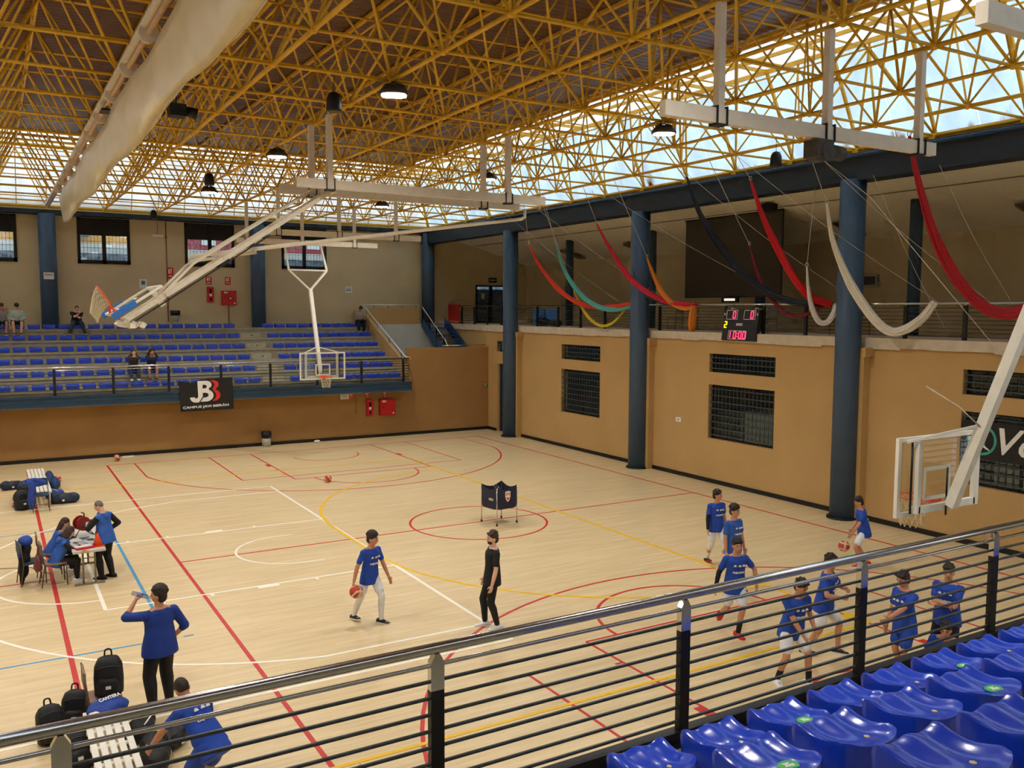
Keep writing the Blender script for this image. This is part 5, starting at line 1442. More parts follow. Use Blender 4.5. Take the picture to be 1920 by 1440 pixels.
        for sh, eb, wr, sg in ((shL, elbL, wrL, -1), (shR, elbR, wrR, 1)):
            c.ell(sh, (.066 * gs, .066 * gs, .066 * gs), None, 12, 8); c.caps(tp(sg * .075, -.012, .475), sh, .050, .060 * gs, 10)
            if sleeve == 'short': c.caps(sh, sh.lerp(eb, .62), .062 * g, .062 * g * (1 + (L_ - 1) * .4), 12)
            elif sleeve == 'elbow': c.caps(sh, eb, .062 * g, .054 * g, 12); c.caps(eb, eb.lerp(wr, .18), .052 * g, .046 * g, 12)
            elif sleeve == 'long': arms.caps(sh, eb, .063 * g, .054 * g, 12); arms.caps(eb, wr.lerp(eb, .06), .056 * g, .042 * g, 12)
            elif sleeve == 'none': pass
        remesh(c.obj('shirt', shirt, t), vox * 1.15, 2)
        if armcol: remesh(arms.obj('sleeves', armcol, t), vox * 1.15, 2)
        if hood:
            hk = MB(); hk.tube([tp(.11 * math.cos(R(a)), -.01 + .085 * math.sin(R(a)), .505 + .015 * math.sin(R(a))) for a in range(0, 360, 24)], .030, 8, closed=True); hk.ell(tp(0, -.12, .45), (.10, .05, .085), T.to_3x3(), 14, 8); remesh(hk.obj('hood', hood, t), vox * 1.2, 2)
        if collar:
            MB().tube([tp(.082 * math.cos(R(a)), -.004 + .072 * math.sin(R(a)), .515 + .01 * math.sin(R(a)) * -1) for a in range(0, 360, 24)], .010, 6, closed=True).obj('collar', collar, t)
        def chest(key, x, z, w_, h_, back=False):
            me = TXT[key].copy(); 
            for v in me.vertices:
                px, pz, d_ = v.co.x * w_ + x, v.co.y * h_ + z, v.co.z
                ry = .118 * g + .026; rx = .170 * g + .02
                yy = ry * math.sqrt(max(.05, 1 - (px / rx) ** 2)) + .012 + .006 + d_
                q = tp(-px, yy, pz) if not back else tp(px, -yy + .02, pz)
                v.co = q
            return link('chest_print', me, t)
        if logo:
            chest('shirt', .0, .245, .21, .050, logo == 'back')
            mk = MB()
            for x in (-.085, -.01, .07):
                for dx, dz, w_, h_ in ((0, 0, .05, .020), (0, .018, .03, .012)):
                    ry = .118 * g + .026; yy = ry * math.sqrt(max(.05, 1 - (x / (.17 * g + .02)) ** 2)) + .018
                    if logo == 'back': mk.box(tp(-x, -yy + .014, .36 + dz), (w_, .006, h_), T.to_3x3())
                    else: mk.box(tp(x, yy, .36 + dz), (w_, .006, h_), T.to_3x3())
            mk.obj('sponsor_marks', M_wsign, t)
    if bottom:
        c = MB(); rings = []
        for z, rx, ry in [(-.12, .155, .115), (-.05, .168, .122), (.03, .164, .118), (.09, .156, .112)]:
            rings.append([tp((rx * g + .010) * math.cos(2 * math.pi * i / 20), (ry * g + .010) * math.sin(2 * math.pi * i / 20), z) for i in range(20)])
        c.loft(rings)
        for hip, kn, an in ((hipL, kneeL, ankL), (hipR, kneeR, ankR)):
            if leg == 'shorts': c.caps(hip, hip.lerp(kn, .70), .105 * g, .100 * g, 14)
            elif leg == 'long':
                m = kn.lerp(an, .28) - (T.to_3x3() @ V((0, 1, 0))) * .012; c.caps(hip, kn, .102 * g, .078 * g, 14); c.caps(kn, m, .078 * g, .076 * g, 14); c.caps(m, an.lerp(kn, .06), .076 * g, .060, 14)
            elif leg == 'slim':
                m = kn.lerp(an, .28) - (T.to_3x3() @ V((0, 1, 0))) * .012; c.caps(hip, kn, .100 * g, .070 * g, 14); c.caps(kn, m, .070 * g, .070 * g, 14); c.caps(m, an.lerp(kn, .08), .069 * g, .050, 14)
        remesh(c.obj('shorts' if leg == 'shorts' else 'trousers', bottom, t), vox * 1.15, 2)
    if tights:
        for kn, hip, an in ((kneeL, hipL, ankL), (kneeR, hipR, ankR)):
            c = MB(); m = kn.lerp(an, .28) - (T.to_3x3() @ V((0, 1, 0))) * .012; c.caps(hip.lerp(kn, .5), kn, .080 * g, .066, 12); c.caps(kn, m, .063, .064, 12)
            if tights[1] == 'full': c.caps(m, an, .063, .044, 12)
            remesh(c.obj('tights', tights[0], t), vox, 1)
    if socks:
        for kn, an in ((kneeL, ankL), (kneeR, ankR)):
            MB().caps(an.lerp(kn, .38), an, .047, .043, 12).obj('sock', socks, t)
    if armsleeve:
        for q in armsleeve[1]:
            sh, eb, wr = (shL, elbL, wrL) if q == 'L' else (shR, elbR, wrR)
            c = MB(); c.caps(sh.lerp(eb, .45), eb, .052, .046, 12); c.caps(eb, wr.lerp(eb, .08), .046, .034, 12); remesh(c.obj('arm_sleeve', armsleeve[0], t), vox, 1)
    if shoe:
        for F in feet:
            c = MB()
            rings = []
            for y, w_, zt in ((-.105, .030, -.02), (-.085, .044, .01), (-.03, .048, .025), (.04, .050, .0), (.10, .052, -.022), (.15, .046, -.036), (.185, .026, -.05)):
                rings.append([F @ V((w_ * math.cos(a), y, -.064 + (zt + .064) * (.5 + .5 * math.sin(a)))) for a in [2 * math.pi * i / 14 for i in range(14)]])
            c.loft(rings); remesh(c.obj('shoe', shoe, t), .009, 1)
            MB().prism([(-.03, -.11), (.03, -.11), (.05, -.04), (.055, .09), (.04, .18), (0, .195), (-.04, .18), (-.055, .09), (-.05, -.04)], .022, F @ Matrix.Translation((0, 0, -.075))).obj('sole', sole or M_sole, t)
    if number:
        q = hipL.lerp(kneeL, .42); fw = T.to_3x3() @ V((0, 1, 0)); rt = T.to_3x3() @ V((1, 0, 0))
        Mx = Matrix((rt, V((0, 0, 1)), fw)).transposed().to_4x4(); Mx.translation = q + fw * .112 * g
        put_text('number', number, t, Mx, .075, .075)
    return t
RT, TW, AW = (.86, -.51), (-.51, -.86), (.51, .86)         # image right, towards camera, away
def dirv(r, a): return (RT[0] * r + AW[0] * a, RT[1] * r + AW[1] * a)
BK = dict(shoe=M_shoe_bk, sole=M_sole)
# --- court
person('young player in blue and white dribbling beside the white baseline', (-1.80, -5.46), dirv(.75, -.65), 1.70, 'tan', 'black', 'curly', .88, pel=(0, .02, .90), lean=6, pyaw=0, hy=28, hp=4,
       fl=(-.10, .22, 0), fr=(.12, -.30, .0), fyl=14, fyr=-4, fpr=-8, hl=(-.30, .22, .80), hr=(.38, .0, .76), er=(.6, -.8, -.2), curl=25, shirt=M_jersey, bottom=M_wshort, tights=(M_wtight, 'full'), shoe=M_shoe_bk, sole=M_sole, logo='front')
DRIB = dict(KEY)
person('bearded man in a black polo and black trousers facing the dribbler', (-.03, -6.80), dirv(-.92, -.30), 1.73, 'fair', 'brown', 'short', .97, pel=(0, 0, .93), lean=-2, hy=5, fl=(-.13, -.06, 0), fr=(.11, .10, 0), hl=(-.30, .10, .82), hr=(.26, .08, .80), shirt=M_bkshirt, bottom=M_bktrs, leg='slim', shoe=M_shoe_wh, sole=M_sole, collar=M_wsign, beard='brown', hem=-.14)
person('grey-haired man in a blue and black hooded top at the table', (-5.55, -.32), (-.72, .69), 1.66, 'fair', 'grey', 'buzz', 1.08, lean=7, hp=28, hy=12, fl=(-.11, .05, 0), fr=(.12, -.04, 0), hl=(-.10, .26, 1.28), hr=(.22, .10, 1.0), el=(-.8, -.3, -.5), er=(.7, -.6, -.3), curl=60, shirt=M_jersey2, sleeve='long', armcol=M_bkshirt, hood=M_jersey2, bottom=M_bktrs, leg='long', shoe=M_shoe_bk, sole=M_black, hem=-.14)
person('stocky man in a navy sweater drinking from a bottle, back to camera', (-5.58, -7.25), dirv(-.72, .70), 1.77, 'tan', 'black', 'curly', 1.14, lean=-2, hy=40, hp=-6, fl=(-.14, -.05, 0), fr=(.14, .06, 0), hl=(-.20, .29, 1.50), el=(-1, .3, -.6), hr=(.20, .06, .94), er=(1, -.6, 0), curl=70, shirt=M_navy, sleeve='elbow', loose=1.2, bottom=M_bktrs, leg='long', shoe=M_shoe_bk, hem=-.14)
DRINK = dict(KEY)
person('player in blue bending over the white bench at lower left', (-5.60, -10.25), dirv(-.85, .52), 1.76, 'tan', 'black', 'buzz', 1.02, pel=(0, -.12, .86), lean=42, hp=22, hy=-10, fl=(-.16, -.05, 0), fr=(.18, .05, 0), hl=(-.34, .62, .62), hr=(.34, .34, .66), el=(-1, -.2, .2), er=(1, -.6, .2), curl=30, shirt=M_jersey, bottom=M_jersey, logo='back', shoe=M_shoe_bk, hem=-.16, loose=.7, flare=.88)
person('player with a black arm sleeve walking farthest back in the trio', (6.18, -5.85), dirv(.35, -.92), 1.68, 'tan', 'black', 'short', .92, hy=40, pel=(0, 0, .91), fl=(-.10, .22, 0), fr=(.10, -.20, 0), fpr=-14, hl=(-.26, .02, .84), hr=(.28, .08, .80), shirt=M_jersey, bottom=M_wshort, tights=(M_wtight, 'knee'), socks=M_wtight, shoe=M_shoe_bk, sole=M_shoe_rd, logo='front', armsleeve=(M_bkshirt, 'R'))
person('player in a faded blue shirt half hidden in the middle of the trio', (5.15, -7.40), dirv(.55, -.83), 1.74, 'tan', 'black', 'curly', .96, hy=10, fl=(-.10, .12, 0), fr=(.10, -.10, 0), shirt=M_jersey2, bottom=M_wshort, shoe=M_shoe_bk, sole=M_sole, logo='front')
person('player with number 21 and red shoes striding towards the camera', (3.40, -9.20), dirv(.15, -.98), 1.74, 'tan', 'black', 'short', .95, pel=(0, 0, .91), lean=4, fl=(-.04, .10, 0), fr=(.10, -.40, .16), fpr=-50, kr=(.1, 1, -.2), hl=(-.34, .12, .92), el=(-.9, -.6, -.2), hr=(.32, -.06, .84), shirt=M_jersey, bottom=M_wshort, socks=M_bktrs, shoe=M_shoe_rd, sole=M_shoe_rd, logo='front', number='no21', armsleeve=(M_bkshirt, 'R'))
person('player in white shoes leaning forward behind the railing post', (2.68, -11.12), dirv(.30, -.95), 1.74, 'tan', 'black', 'short', .98, pel=(0, -.03, .89), lean=14, hp=14, hy=12, fl=(-.20, .14, 0), fr=(.18, -.10, 0), fyl=18, fyr=-18, hl=(-.28, .14, .86), hr=(.02, .34, .80), er=(.8, -.2, -.4), shirt=M_jersey, bottom=M_wshort, socks=M_bktrs, shoe=M_shoe_wh, logo='front')
person('player turning right with fists raised behind the leaning player', (4.05, -10.55), dirv(.80, -.55), 1.72, 'tan', 'black', 'short', 1.0, pel=(0, 0, .89), lean=6, hy=-10, fl=(-.16, .20, 0), fr=(.16, -.24, 0), fpr=-10, hl=(-.06, .34, 1.14), el=(-.9, -.2, -.6), hr=(.16, .32, 1.05), er=(.8, -.3, -.6), curl=80, shirt=M_jersey, bottom=M_wshort, shoe=M_shoe_bk, logo='front')
person('short player dribbling beside the near thick column', (8.85, -7.62), dirv(-.97, .12), 1.60, 'tan', 'black', 'short', .90, pel=(0, 0, .88), lean=10, hp=10, fl=(-.14, .12, 0), fr=(.12, -.12, 0), hl=(-.30, .34, .86), hr=(.26, .20, .82), curl=20, shirt=M_jersey, bottom=M_wshort, shoe=M_shoe_rd, sole=M_sole, logo='back', loose=1.4)
person('player in blue shorts reaching left behind the railing', (4.28, -11.85), dirv(-.90, -.35), 1.70, 'tan', 'black', 'short', .96, lean=3, hp=12, fl=(-.11, .04, 0), fr=(.11, -.06, 0), hl=(-.16, .52, 1.08), el=(-.4, -.3, -1), hr=(.22, .16, .78), shirt=M_jersey, bottom=M_jersey, shoe=M_shoe_rd, logo='front')
person('player in dark shorts with arms folded, rightmost in the group', (5.10, -12.0), dirv(-.72, -.66), 1.72, 'tan', 'black', 'short', 1.0, hy=18, fl=(-.12, 0, 0), fr=(.12, .02, 0), hl=(.08, .22, 1.12), el=(-1, .2, -.7), hr=(-.10, .25, 1.16), er=(1, .2, -.7), curl=50, shirt=M_jersey, bottom=M_bktrs, shoe=M_shoe_bk, logo='front')
person('player crouching low in front of the folded-arms player', (4.78, -12.22), dirv(-.55, -.83), 1.72, 'tan', 'black', 'short', .98, pel=(0, -.12, .30), lean=32, hp=5, fl=(-.16, .18, 0), fr=(.16, .10, 0), kl=(-.5, 1, .6), kr=(.5, 1, .6), hl=(-.26, .38, .30), hr=(.20, .36, .36), shirt=M_jersey, bottom=M_jersey, shoe=M_shoe_rd, logo='front')
# --- officials' table
SIT = dict(pel=(0, 0, .50), fl=(-.11, .42, 0), fr=(.11, .40, 0))
person('woman with a long dark braid and glasses seated at the table', (-6.52, .62), (1, -.02), 1.64, 'fair', 'brown', 'long', .95, lean=26, hp=14, hy=-8, hl=(-.12, .46, .80), hr=(.14, .46, .80), el=(-1, -.3, -.4), er=(1, -.3, -.4), curl=50, shirt=M_jersey2, sleeve='long', armcol=M_bkshirt, bottom=M_bktrs, leg='slim', shoe=M_shoe_wh, glasses=True, hem=-.1, **SIT)
person('brown-haired woman in a blue and black jacket seated nearest at the table', (-6.48, -.22), (1, .06), 1.62, 'fair', 'brown', 'bob', .95, lean=24, hp=22, hy=10, hl=(-.10, .46, .80), hr=(.14, .48, .80), el=(-1, -.3, -.4), er=(1, -.3, -.4), curl=50, shirt=M_jersey2, sleeve='long', armcol=M_bkshirt, hood=M_jersey2, bottom=M_bktrs, leg='slim', shoe=M_shoe_wh, hem=-.1, **SIT)
# --- spectators on the far bleachers
SG = 'spectators on the far bleachers'
def spec(label, x, row, **k):
    d = dict(pel=(0, 0, .50), fl=(-.12, .44, .0), fr=(.12, .42, .0), hl=(-.16, .36, .62), hr=(.16, .36, .62), lean=18, hp=18, vox=.016, group=SG, leg='long', shoe=M_shoe_bk, curl=50)
    d.update(k)
    z = 2.68 + RISE * row + .10 - .39
    return person(label, (x, 15.92 + ROWY * row, z), (0, -1), 1.72, **d)
spec('spectator cut off at the left edge of the top row', -7.02, 5, skin='tan', shirt=M_greyT, bottom=M_navyJ, leg='shorts', hl=(-.1, .2, 1.05))
spec('spectator in a pale green long-sleeved top and cap', -6.5, 5, skin='fair', cap=M_black, girth=1.15, shirt=M_greenT, sleeve='long', bottom=M_bktrs, leg='shorts')
spec('man in black slumped with folded arms on the top row', -4.36, 5, skin='fair', girth=1.1, hair='brown', style='buzz', shirt=M_bkshirt, bottom=M_jean, lean=30, hp=30, hl=(.08, .26, .82), hr=(-.08, .30, .86), el=(-1, .3, -.4), er=(1, .3, -.4), fl=(-.28, .40, 0), fr=(.30, .38, 0))
spec('long-haired spectator in a brown jacket with hands at the mouth', -2.72, 1, skin='fair', hair='brown', style='long', shirt=M_brownJ, sleeve='long', bottom=M_jean, lean=30, hp=-8, hl=(-.03, .36, .98), hr=(.03, .36, .98), shoe=M_shoe_wh, curl=80)
spec('curly-haired spectator in a navy jacket with chin on both hands', -2.06, 1, skin='tan', hair='black', style='curly', shirt=M_navyJ, sleeve='long', bottom=M_bktrs, leg='shorts', lean=30, hp=-8, hl=(-.07, .34, .98), hr=(.07, .34, .98), curl=60)
spec('man in a grey shirt looking at a phone by the side wall', 7.92, 5, skin='tan', girth=1.1, shirt=M_greyT, bottom=M_bktrs, lean=24, hp=30, hl=(-.10, .36, .66), hr=(.10, .36, .66), style='short')
# ================================================================ things on the court floor
M_ball = mat('red_orange_ball', C(190, 66, 40), 0.6, var=0.08, scale=60, bump=.2)
M_ballw = mat('cream_ball_panel', C(226, 206, 178), 0.6, var=0.05, scale=60, bump=.2)
def ball_mesh():
    mb = MB(); n, k = 24, 16; r = .12
    vs = []
    for i in range(1, k):
        ph = math.pi * i / k
        for j in range(n): vs.append((r * math.sin(ph) * math.cos(2 * math.pi * j / n), r * math.sin(ph) * math.sin(2 * math.pi * j / n), r * math.cos(ph)))
    vs += [(0, 0, r), (0, 0, -r)]
    def add(f):
        c = sum((V(vs[q]) for q in f), V()) / len(f); c.normalize()
        w_ = abs(abs(c.x) - .0) < .16 or abs(abs(c.y) - .52) < .13
        mb.f.append(list(f)); mb.sm.append(True); mb.mi.append(1 if w_ else 0)
    mb.v = vs
    for i in range(k - 2):
        for j in range(n): add((i * n + j, (i + 1) * n + j, (i + 1) * n + (j + 1) % n, i * n + (j + 1) % n))
    for j in range(n): add((len(vs) - 2, j, (j + 1) % n)); add((len(vs) - 1, (k - 2) * n + (j + 1) % n, (k - 2) * n + j))
    return mb.mesh('cover', [M_ball, M_ballw])
BALL = ball_mesh()
seam = MB()
seam.tube([(.1205 * math.cos(R(a)), .1205 * math.sin(R(a)), 0) for a in range(0, 360, 15)], .0022, 4, closed=True); seam.tube([(0, .1205 * math.cos(R(a)), .1205 * math.sin(R(a))) for a in range(0, 360, 15)], .0022, 4, closed=True)
SEAM = seam.mesh('seams', M_black)
for i, (x, y, z, nm) in enumerate([(-3.63, 14.85, .12, 'lying against the far wall baseboard'), (1.76, 7.2, .12, 'lying on the floor near the far free throw arc'), (8.72, -7.22, .36, 'in the air beside the dribbling short player'), (-7.0, 8.0, .12, 'left of the black backpack at the far bench'), (-5.78, 11.3, .12, 'behind the blue bag at the far bench'), (DRIB['wrR'].x + .03, DRIB['wrR'].y - .03, DRIB['wrR'].z - .17, 'under the hand of the player in white tights')]):
    t = thing('basketball', 'red and cream basketball ' + nm, 'basketball', (x, y, z), rnd.uniform(0, 6), 'basketballs')
    t.rotation_euler = (rnd.uniform(0, 3), rnd.uniform(0, 3), rnd.uniform(0, 6))
    link('cover', BALL, t); link('seams', SEAM, t)

# ---- ball cart
t = thing('ball_cart', 'navy fabric ball cart on thin castor legs in the red circle', 'cart', (3.9, -.2, 0), R(8))
m_cart = mat('navy_cart_fabric', C(38, 38, 58), 0.8, var=0.1)
a = .33
for sx, sy in ((-1, -1), (1, -1), (1, 1), (-1, 1)):
    MB().tube([(sx * a, sy * a, .05), (sx * a, sy * a, 1.0)], .013, 8).obj('leg', M_steel, t)
    c = MB().tube([(sx * a - .012, sy * a, .03), (sx * a + .012, sy * a, .03)], .03, 12); c.obj('castor', M_black, t)
for k, (p, q) in enumerate((((-a, -a), (a, -a)), ((a, -a), (a, a)), ((a, a), (-a, a)), ((-a, a), (-a, -a)))):
    d_ = V((q[0] - p[0], q[1] - p[1], 0)).normalized(); vs = []; n = 8
    for lay in (0, .008):
        nrm = V((d_.y, -d_.x, 0)) * lay
        for j in range(n + 1):
            f = j / n; x, y = p[0] + (q[0] - p[0]) * f, p[1] + (q[1] - p[1]) * f
            zt = 1.02 - .10 * math.sin(math.pi * f); zb = .42 if .12 < f < .88 else .5
            vs += [V((x, y, zb)) + nrm, V((x, y, zt)) + nrm]
    fs = []
    W = 2 * (n + 1)
    for j in range(n): fs += [(2 * j, 2 * j + 1, 2 * j + 3, 2 * j + 2), (W + 2 * j, W + 2 * j + 2, W + 2 * j + 3, W + 2 * j + 1), (2 * j + 1, W + 2 * j + 1, W + 2 * j + 3, 2 * j + 3), (2 * j, 2 * j + 2, W + 2 * j + 2, W + 2 * j)]
    pn = MB().add(vs, fs).obj('side_panel', m_cart, t)
    if k == 0:
        F0 = Matrix.Translation((.02, -a - .009, .74)) @ Matrix.Rotation(R(90), 4, 'X')
        sh = [(-.085, .13), (0, .145), (.085, .13), (.08, -.02), (.045, -.10), (0, -.14), (-.045, -.10), (-.08, -.02)]
        cr = MB().prism(sh, .004, F0).obj('crest', M_wsign, pn)
        MB().prism([(-.06, -.02), (.06, -.02), (.055, -.05), (.03, -.085), (0, -.10), (-.03, -.085), (-.055, -.05)], .006, F0).obj('crest_mark', M_orange, pn)
        MB().prism([(-.065, .10), (-.03, .11), (-.03, .03), (-.065, .03)], .006, F0).prism([(-.015, .11), (.015, .11), (.015, .03), (-.015, .03)], .006, F0).prism([(.03, .11), (.065, .10), (.065, .03), (.03, .03)], .006, F0).obj('crest_stripe', mat('crest_ochre', C(200, 130, 60), .6), pn)
    if k == 3: MB().bb((-a - .014, -.18, .64), (-a - .009, .0, .70)).obj('side_print', mat('beige_print', C(190, 180, 150), .6), pn)
MB().bb((-a, -a, .43), (a, a, .44)).obj('base_cloth', m_cart, t)
MB().tube([(-.05, .2, .96), (.1, -.1, .7)], .01, 6).tube([(.05, .2, .96), (.15, -.1, .7)], .01, 6).obj('inner_strut', M_steel, t)

# ---- folding table, chairs, and what is on it
m_top = mat('grey_table_plastic', C(196, 194, 186), 0.5); m_tl = mat('taupe_tube', C(126, 116, 98), 0.45)
t = thing('folding_table', 'grey plastic folding table of the officials', 'table', (-5.90, .18, 0))
MB().bb((-.30, -.98, .70), (.30, .98, .745)).obj('tabletop', m_top, t)
for y in (-.80, .80):
    MB().bar((-.28, y, .02), (.28, y, .02), .04, .035).obj('foot_bar', m_tl, t)
    for x in (-.11, .11): MB().tube([(x, y, .03), (x, y, .70)], .019, 8).obj('leg', m_tl, t)
    MB().bar((-.11, y, .55), (.11, y, .55), .015, .02).bar((0, y, .55), (0, y * .45, .70), .015, .015).obj('brace', m_tl, t)
m_chf = mat('brown_chair_frame', C(96, 76, 62), 0.45); m_chs = mat('blue_grey_seat_pad', C(52, 74, 96), 0.7); m_chp = mat('brown_seat_pad', C(140, 110, 92), 0.7)
def chair(x, y, rz, label, pad):
    t = thing('folding_chair', label, 'chair', (x, y, 0), rz, 'tube frame chairs')
    MB().bb((-.2, -.2, .42), (.2, .2, .47)).obj('seat', pad, t)
    MB().bb((-.19, -.255, .66), (.19, -.225, .86)).obj('backrest', pad, t)
    for s in (-1, 1):
        MB().tube([(s * .2, .20, 0), (s * .2, .19, .43)], .011, 6).obj('leg', m_chf, t)
        MB().tube([(s * .2, -.26, 0), (s * .2, -.2, .43), (s * .2, -.25, .88)], .011, 6).obj('leg', m_chf, t)
    MB().tube([(-.2, .2, .2), (.2, .2, .2)], .009, 6).obj('stretcher', m_chf, t)
    MB().tube([(-.2, -.2, .43), (-.2, .2, .43), (.2, .2, .43), (.2, -.2, .43)], .011, 6, closed=True).obj('seat_frame', m_chf, t)
    return t
chair(-6.50, -.22, R(-90 + 4), 'brown chair under the woman nearest at the table', m_chp)
chair(-6.54, .62, R(-90), 'brown chair under the woman with the braid', m_chp)
chair(-6.88, .10, R(-80), 'chair buried under a blue and black jacket left of the table', m_chs)
m_rd = mat('red_brown_plastic', C(140, 34, 24), 0.4)
t = thing('cable_reel', 'red cable reel on a metal stand on the table', 'cable reel', (-5.92, .55, .745), R(20))
MB().tube([(0, -.10, .27), (0, -.08, .27)], .15, 22).tube([(0, .08, .27), (0, .10, .27)], .15, 22).obj('drum_flange', m_rd, t)
MB().tube([(0, -.08, .27), (0, .08, .27)], .115, 18).obj('cable_coil', m_rd, t)
MB().tube([(-.2, -.12, .01), (-.05, -.12, .27), (.2, -.12, .01)], .011, 6).tube([(-.2, .12, .01), (-.05, .12, .27), (.2, .12, .01)], .011, 6).tube([(-.2, -.12, .01), (-.2, .12, .01)], .011, 6).tube([(.2, -.12, .01), (.2, .12, .01)], .011, 6).obj('stand', M_tube, t)
MB().tube([(0, -.12, .43), (0, -.12, .5), (0, .0, .5)], .014, 6).obj('handle', M_black, t)
MB().bb((.03, -.125, .2), (.09, -.105, .3)).obj('socket_plate', M_wsign, t)
t = thing('traffic_cone', 'small orange cone at the near end of the table', 'cone', (-5.72, -.50, .745))
MB().bb((-.12, -.12, 0), (.12, .12, .015)).obj('base', M_orange, t); MB().lathe([(.10, .015), (.022, .25), (.018, .255)], n=18).obj('cone_body', M_orange, t)
t = thing('air_horn', 'tall red bottle beside the orange cone', 'bottle', (-5.70, -.16, .745)); MB().lathe([(.034, 0), (.034, .20), (.02, .23), (.015, .25)], n=14).obj('bottle_body', m_rd, t); MB().lathe([(.02, .25), (.02, .29)], n=12).obj('bottle_cap', M_redsign, t)
t = thing('ring_binder', 'red binder with white papers on the table', 'binder', (-5.98, -.55, .745), R(12)); MB().bb((-.17, -.12, 0), (.17, .12, .03)).obj('binder_cover', mat('crimson_cover', C(180, 30, 60), .5), t); MB().bb((-.16, -.03, .03), (.16, .11, .035)).obj('papers', M_wsign, t)
t = thing('tablet', 'grey tablet lying on the table before the women', 'tablet', (-6.0, -.10, .745), R(15)); MB().bb((-.10, -.14, 0), (.10, .14, .012)).obj('casing', mat('grey_tablet', C(140, 150, 156), .35), t); MB().bb((-.09, -.125, .012), (.09, .125, .0135)).obj('display', mat('pale_display', C(170, 184, 190), .2), t)
t = thing('snack_packet', 'small yellow packet at the near edge of the table', 'packet', (-5.98, -.82, .745), R(10)); MB().bb((-.08, -.05, 0), (.08, .05, .015)).obj('wrapper', mat('yellow_wrapper', C(210, 170, 80), .4), t); MB().bb((-.05, -.03, .015), (.03, .03, .016)).obj('print', m_rd, t)
t = thing('cable', 'blue-grey cable coiled on the table behind the tablet', 'cable', (-5.86, .18, .745)); MB().tube(spline([(-.14, .1, .01), (.05, .14, .012), (-.1, .0, .014), (.12, -.06, .01), (.0, -.14, .012), (.15, -.18, .01)]), .01, 6).obj('wire', mat('slate_cable', C(86, 98, 116), .5), t); MB().bb((.14, -.2, 0), (.2, -.16, .02)).obj('plug', M_black, t)
t = thing('handbag', 'burgundy handbag hanging on the chair back nearest the camera', 'handbag', (-6.80, -.36, .36), R(4))
rg = []
for z, w_, d_ in ((0, .13, .06), (.05, .17, .085), (.2, .16, .07), (.30, .13, .035)): rg.append([V((d_ * math.cos(2 * math.pi * k / 16), w_ * math.sin(2 * math.pi * k / 16), z)) for k in range(16)])
MB().loft(rg).obj('bag_body', mat('burgundy_leather', C(104, 48, 52), .5), t); MB().tube(spline([(0, -.09, .28), (.02, -.06, .5), (.02, .06, .5), (0, .09, .28)]), .012, 6).obj('handle', mat('brown_leather', C(96, 66, 52), .5), t)

# cloth lumps: jackets, bags, backpacks
def lump(name, parts, m, parent, vox=.018):
    mb = MB()
    for c, r in parts: mb.ell(c, r, None, 14, 10)
    o = mb.obj(name, m, parent)
    md = o.modifiers.new('remesh', 'REMESH'); md.mode = 'VOXEL'; md.voxel_size = vox; md.use_smooth_shade = True
    s = o.modifiers.new('smooth', 'SMOOTH'); s.factor = .5; s.iterations = 3
    tx_ = bpy.data.textures.get('fabric_creases') or bpy.data.textures.new('fabric_creases', 'CLOUDS'); tx_.noise_scale = .12
    dm = o.modifiers.new('creases', 'DISPLACE'); dm.texture = tx_; dm.strength = .035; dm.mid_level = .5
    return o
M_bag = mat('black_nylon', C(24, 24, 26), 0.6, var=0.2, scale=12); M_navyb = mat('navy_nylon', C(34, 44, 66), 0.6, var=0.2, scale=12)
M_bluec = mat('blue_tracksuit_cloth', C(34, 66, 150), 0.7, var=0.12, scale=8)
def backpack(x, y, z, rz, tilt, label, m=M_bag, sc_=1.0):
    t = thing('backpack', label, 'backpack', (x, y, z), rz, 'backpacks', sc_); t.rotation_euler = (tilt, 0, rz)
    rg = []
    for zz, w_, d_ in ((0, .13, .09), (.03, .165, .12), (.2, .17, .125), (.36, .16, .11), (.45, .12, .08), (.48, .06, .04)):
        rg.append([V((math.copysign(abs(math.cos(2 * math.pi * k / 20)) ** .6, math.cos(2 * math.pi * k / 20)) * w_, math.copysign(abs(math.sin(2 * math.pi * k / 20)) ** .6, math.sin(2 * math.pi * k / 20)) * d_, zz)) for k in range(20)])
    MB().loft(rg).obj('main_pack', m, t)
    rg = []
    for zz, w_, d_ in ((.02, .10, .05), (.06, .13, .06), (.2, .125, .055), (.25, .09, .03)):
        rg.append([V((math.cos(2 * math.pi * k / 16) * w_, -.115 + math.sin(2 * math.pi * k / 16) * d_, zz)) for k in range(16)])
    MB().loft(rg).obj('front_pocket', m, t)
    MB().tube(spline([(-.04, .04, .46), (-.03, .05, .54), (.03, .05, .54), (.04, .04, .46)]), .011, 6).obj('carry_loop', m, t)
    for s in (-1, 1): MB().tube(spline([(s * .08, .09, .44), (s * .11, .17, .34), (s * .11, .15, .14), (s * .12, .10, .04)]), .018, 6, flat=.5).obj('shoulder_strap', m, t)
    MB().tube([(-.14, -.10, .37), (0, -.118, .40), (.14, -.10, .37)], .005, 5).obj('zip', M_tube, t)
    MB().bb((-.03, -.178, .13), (.03, -.172, .17)).obj('emblem', M_wsign, t)
    return t
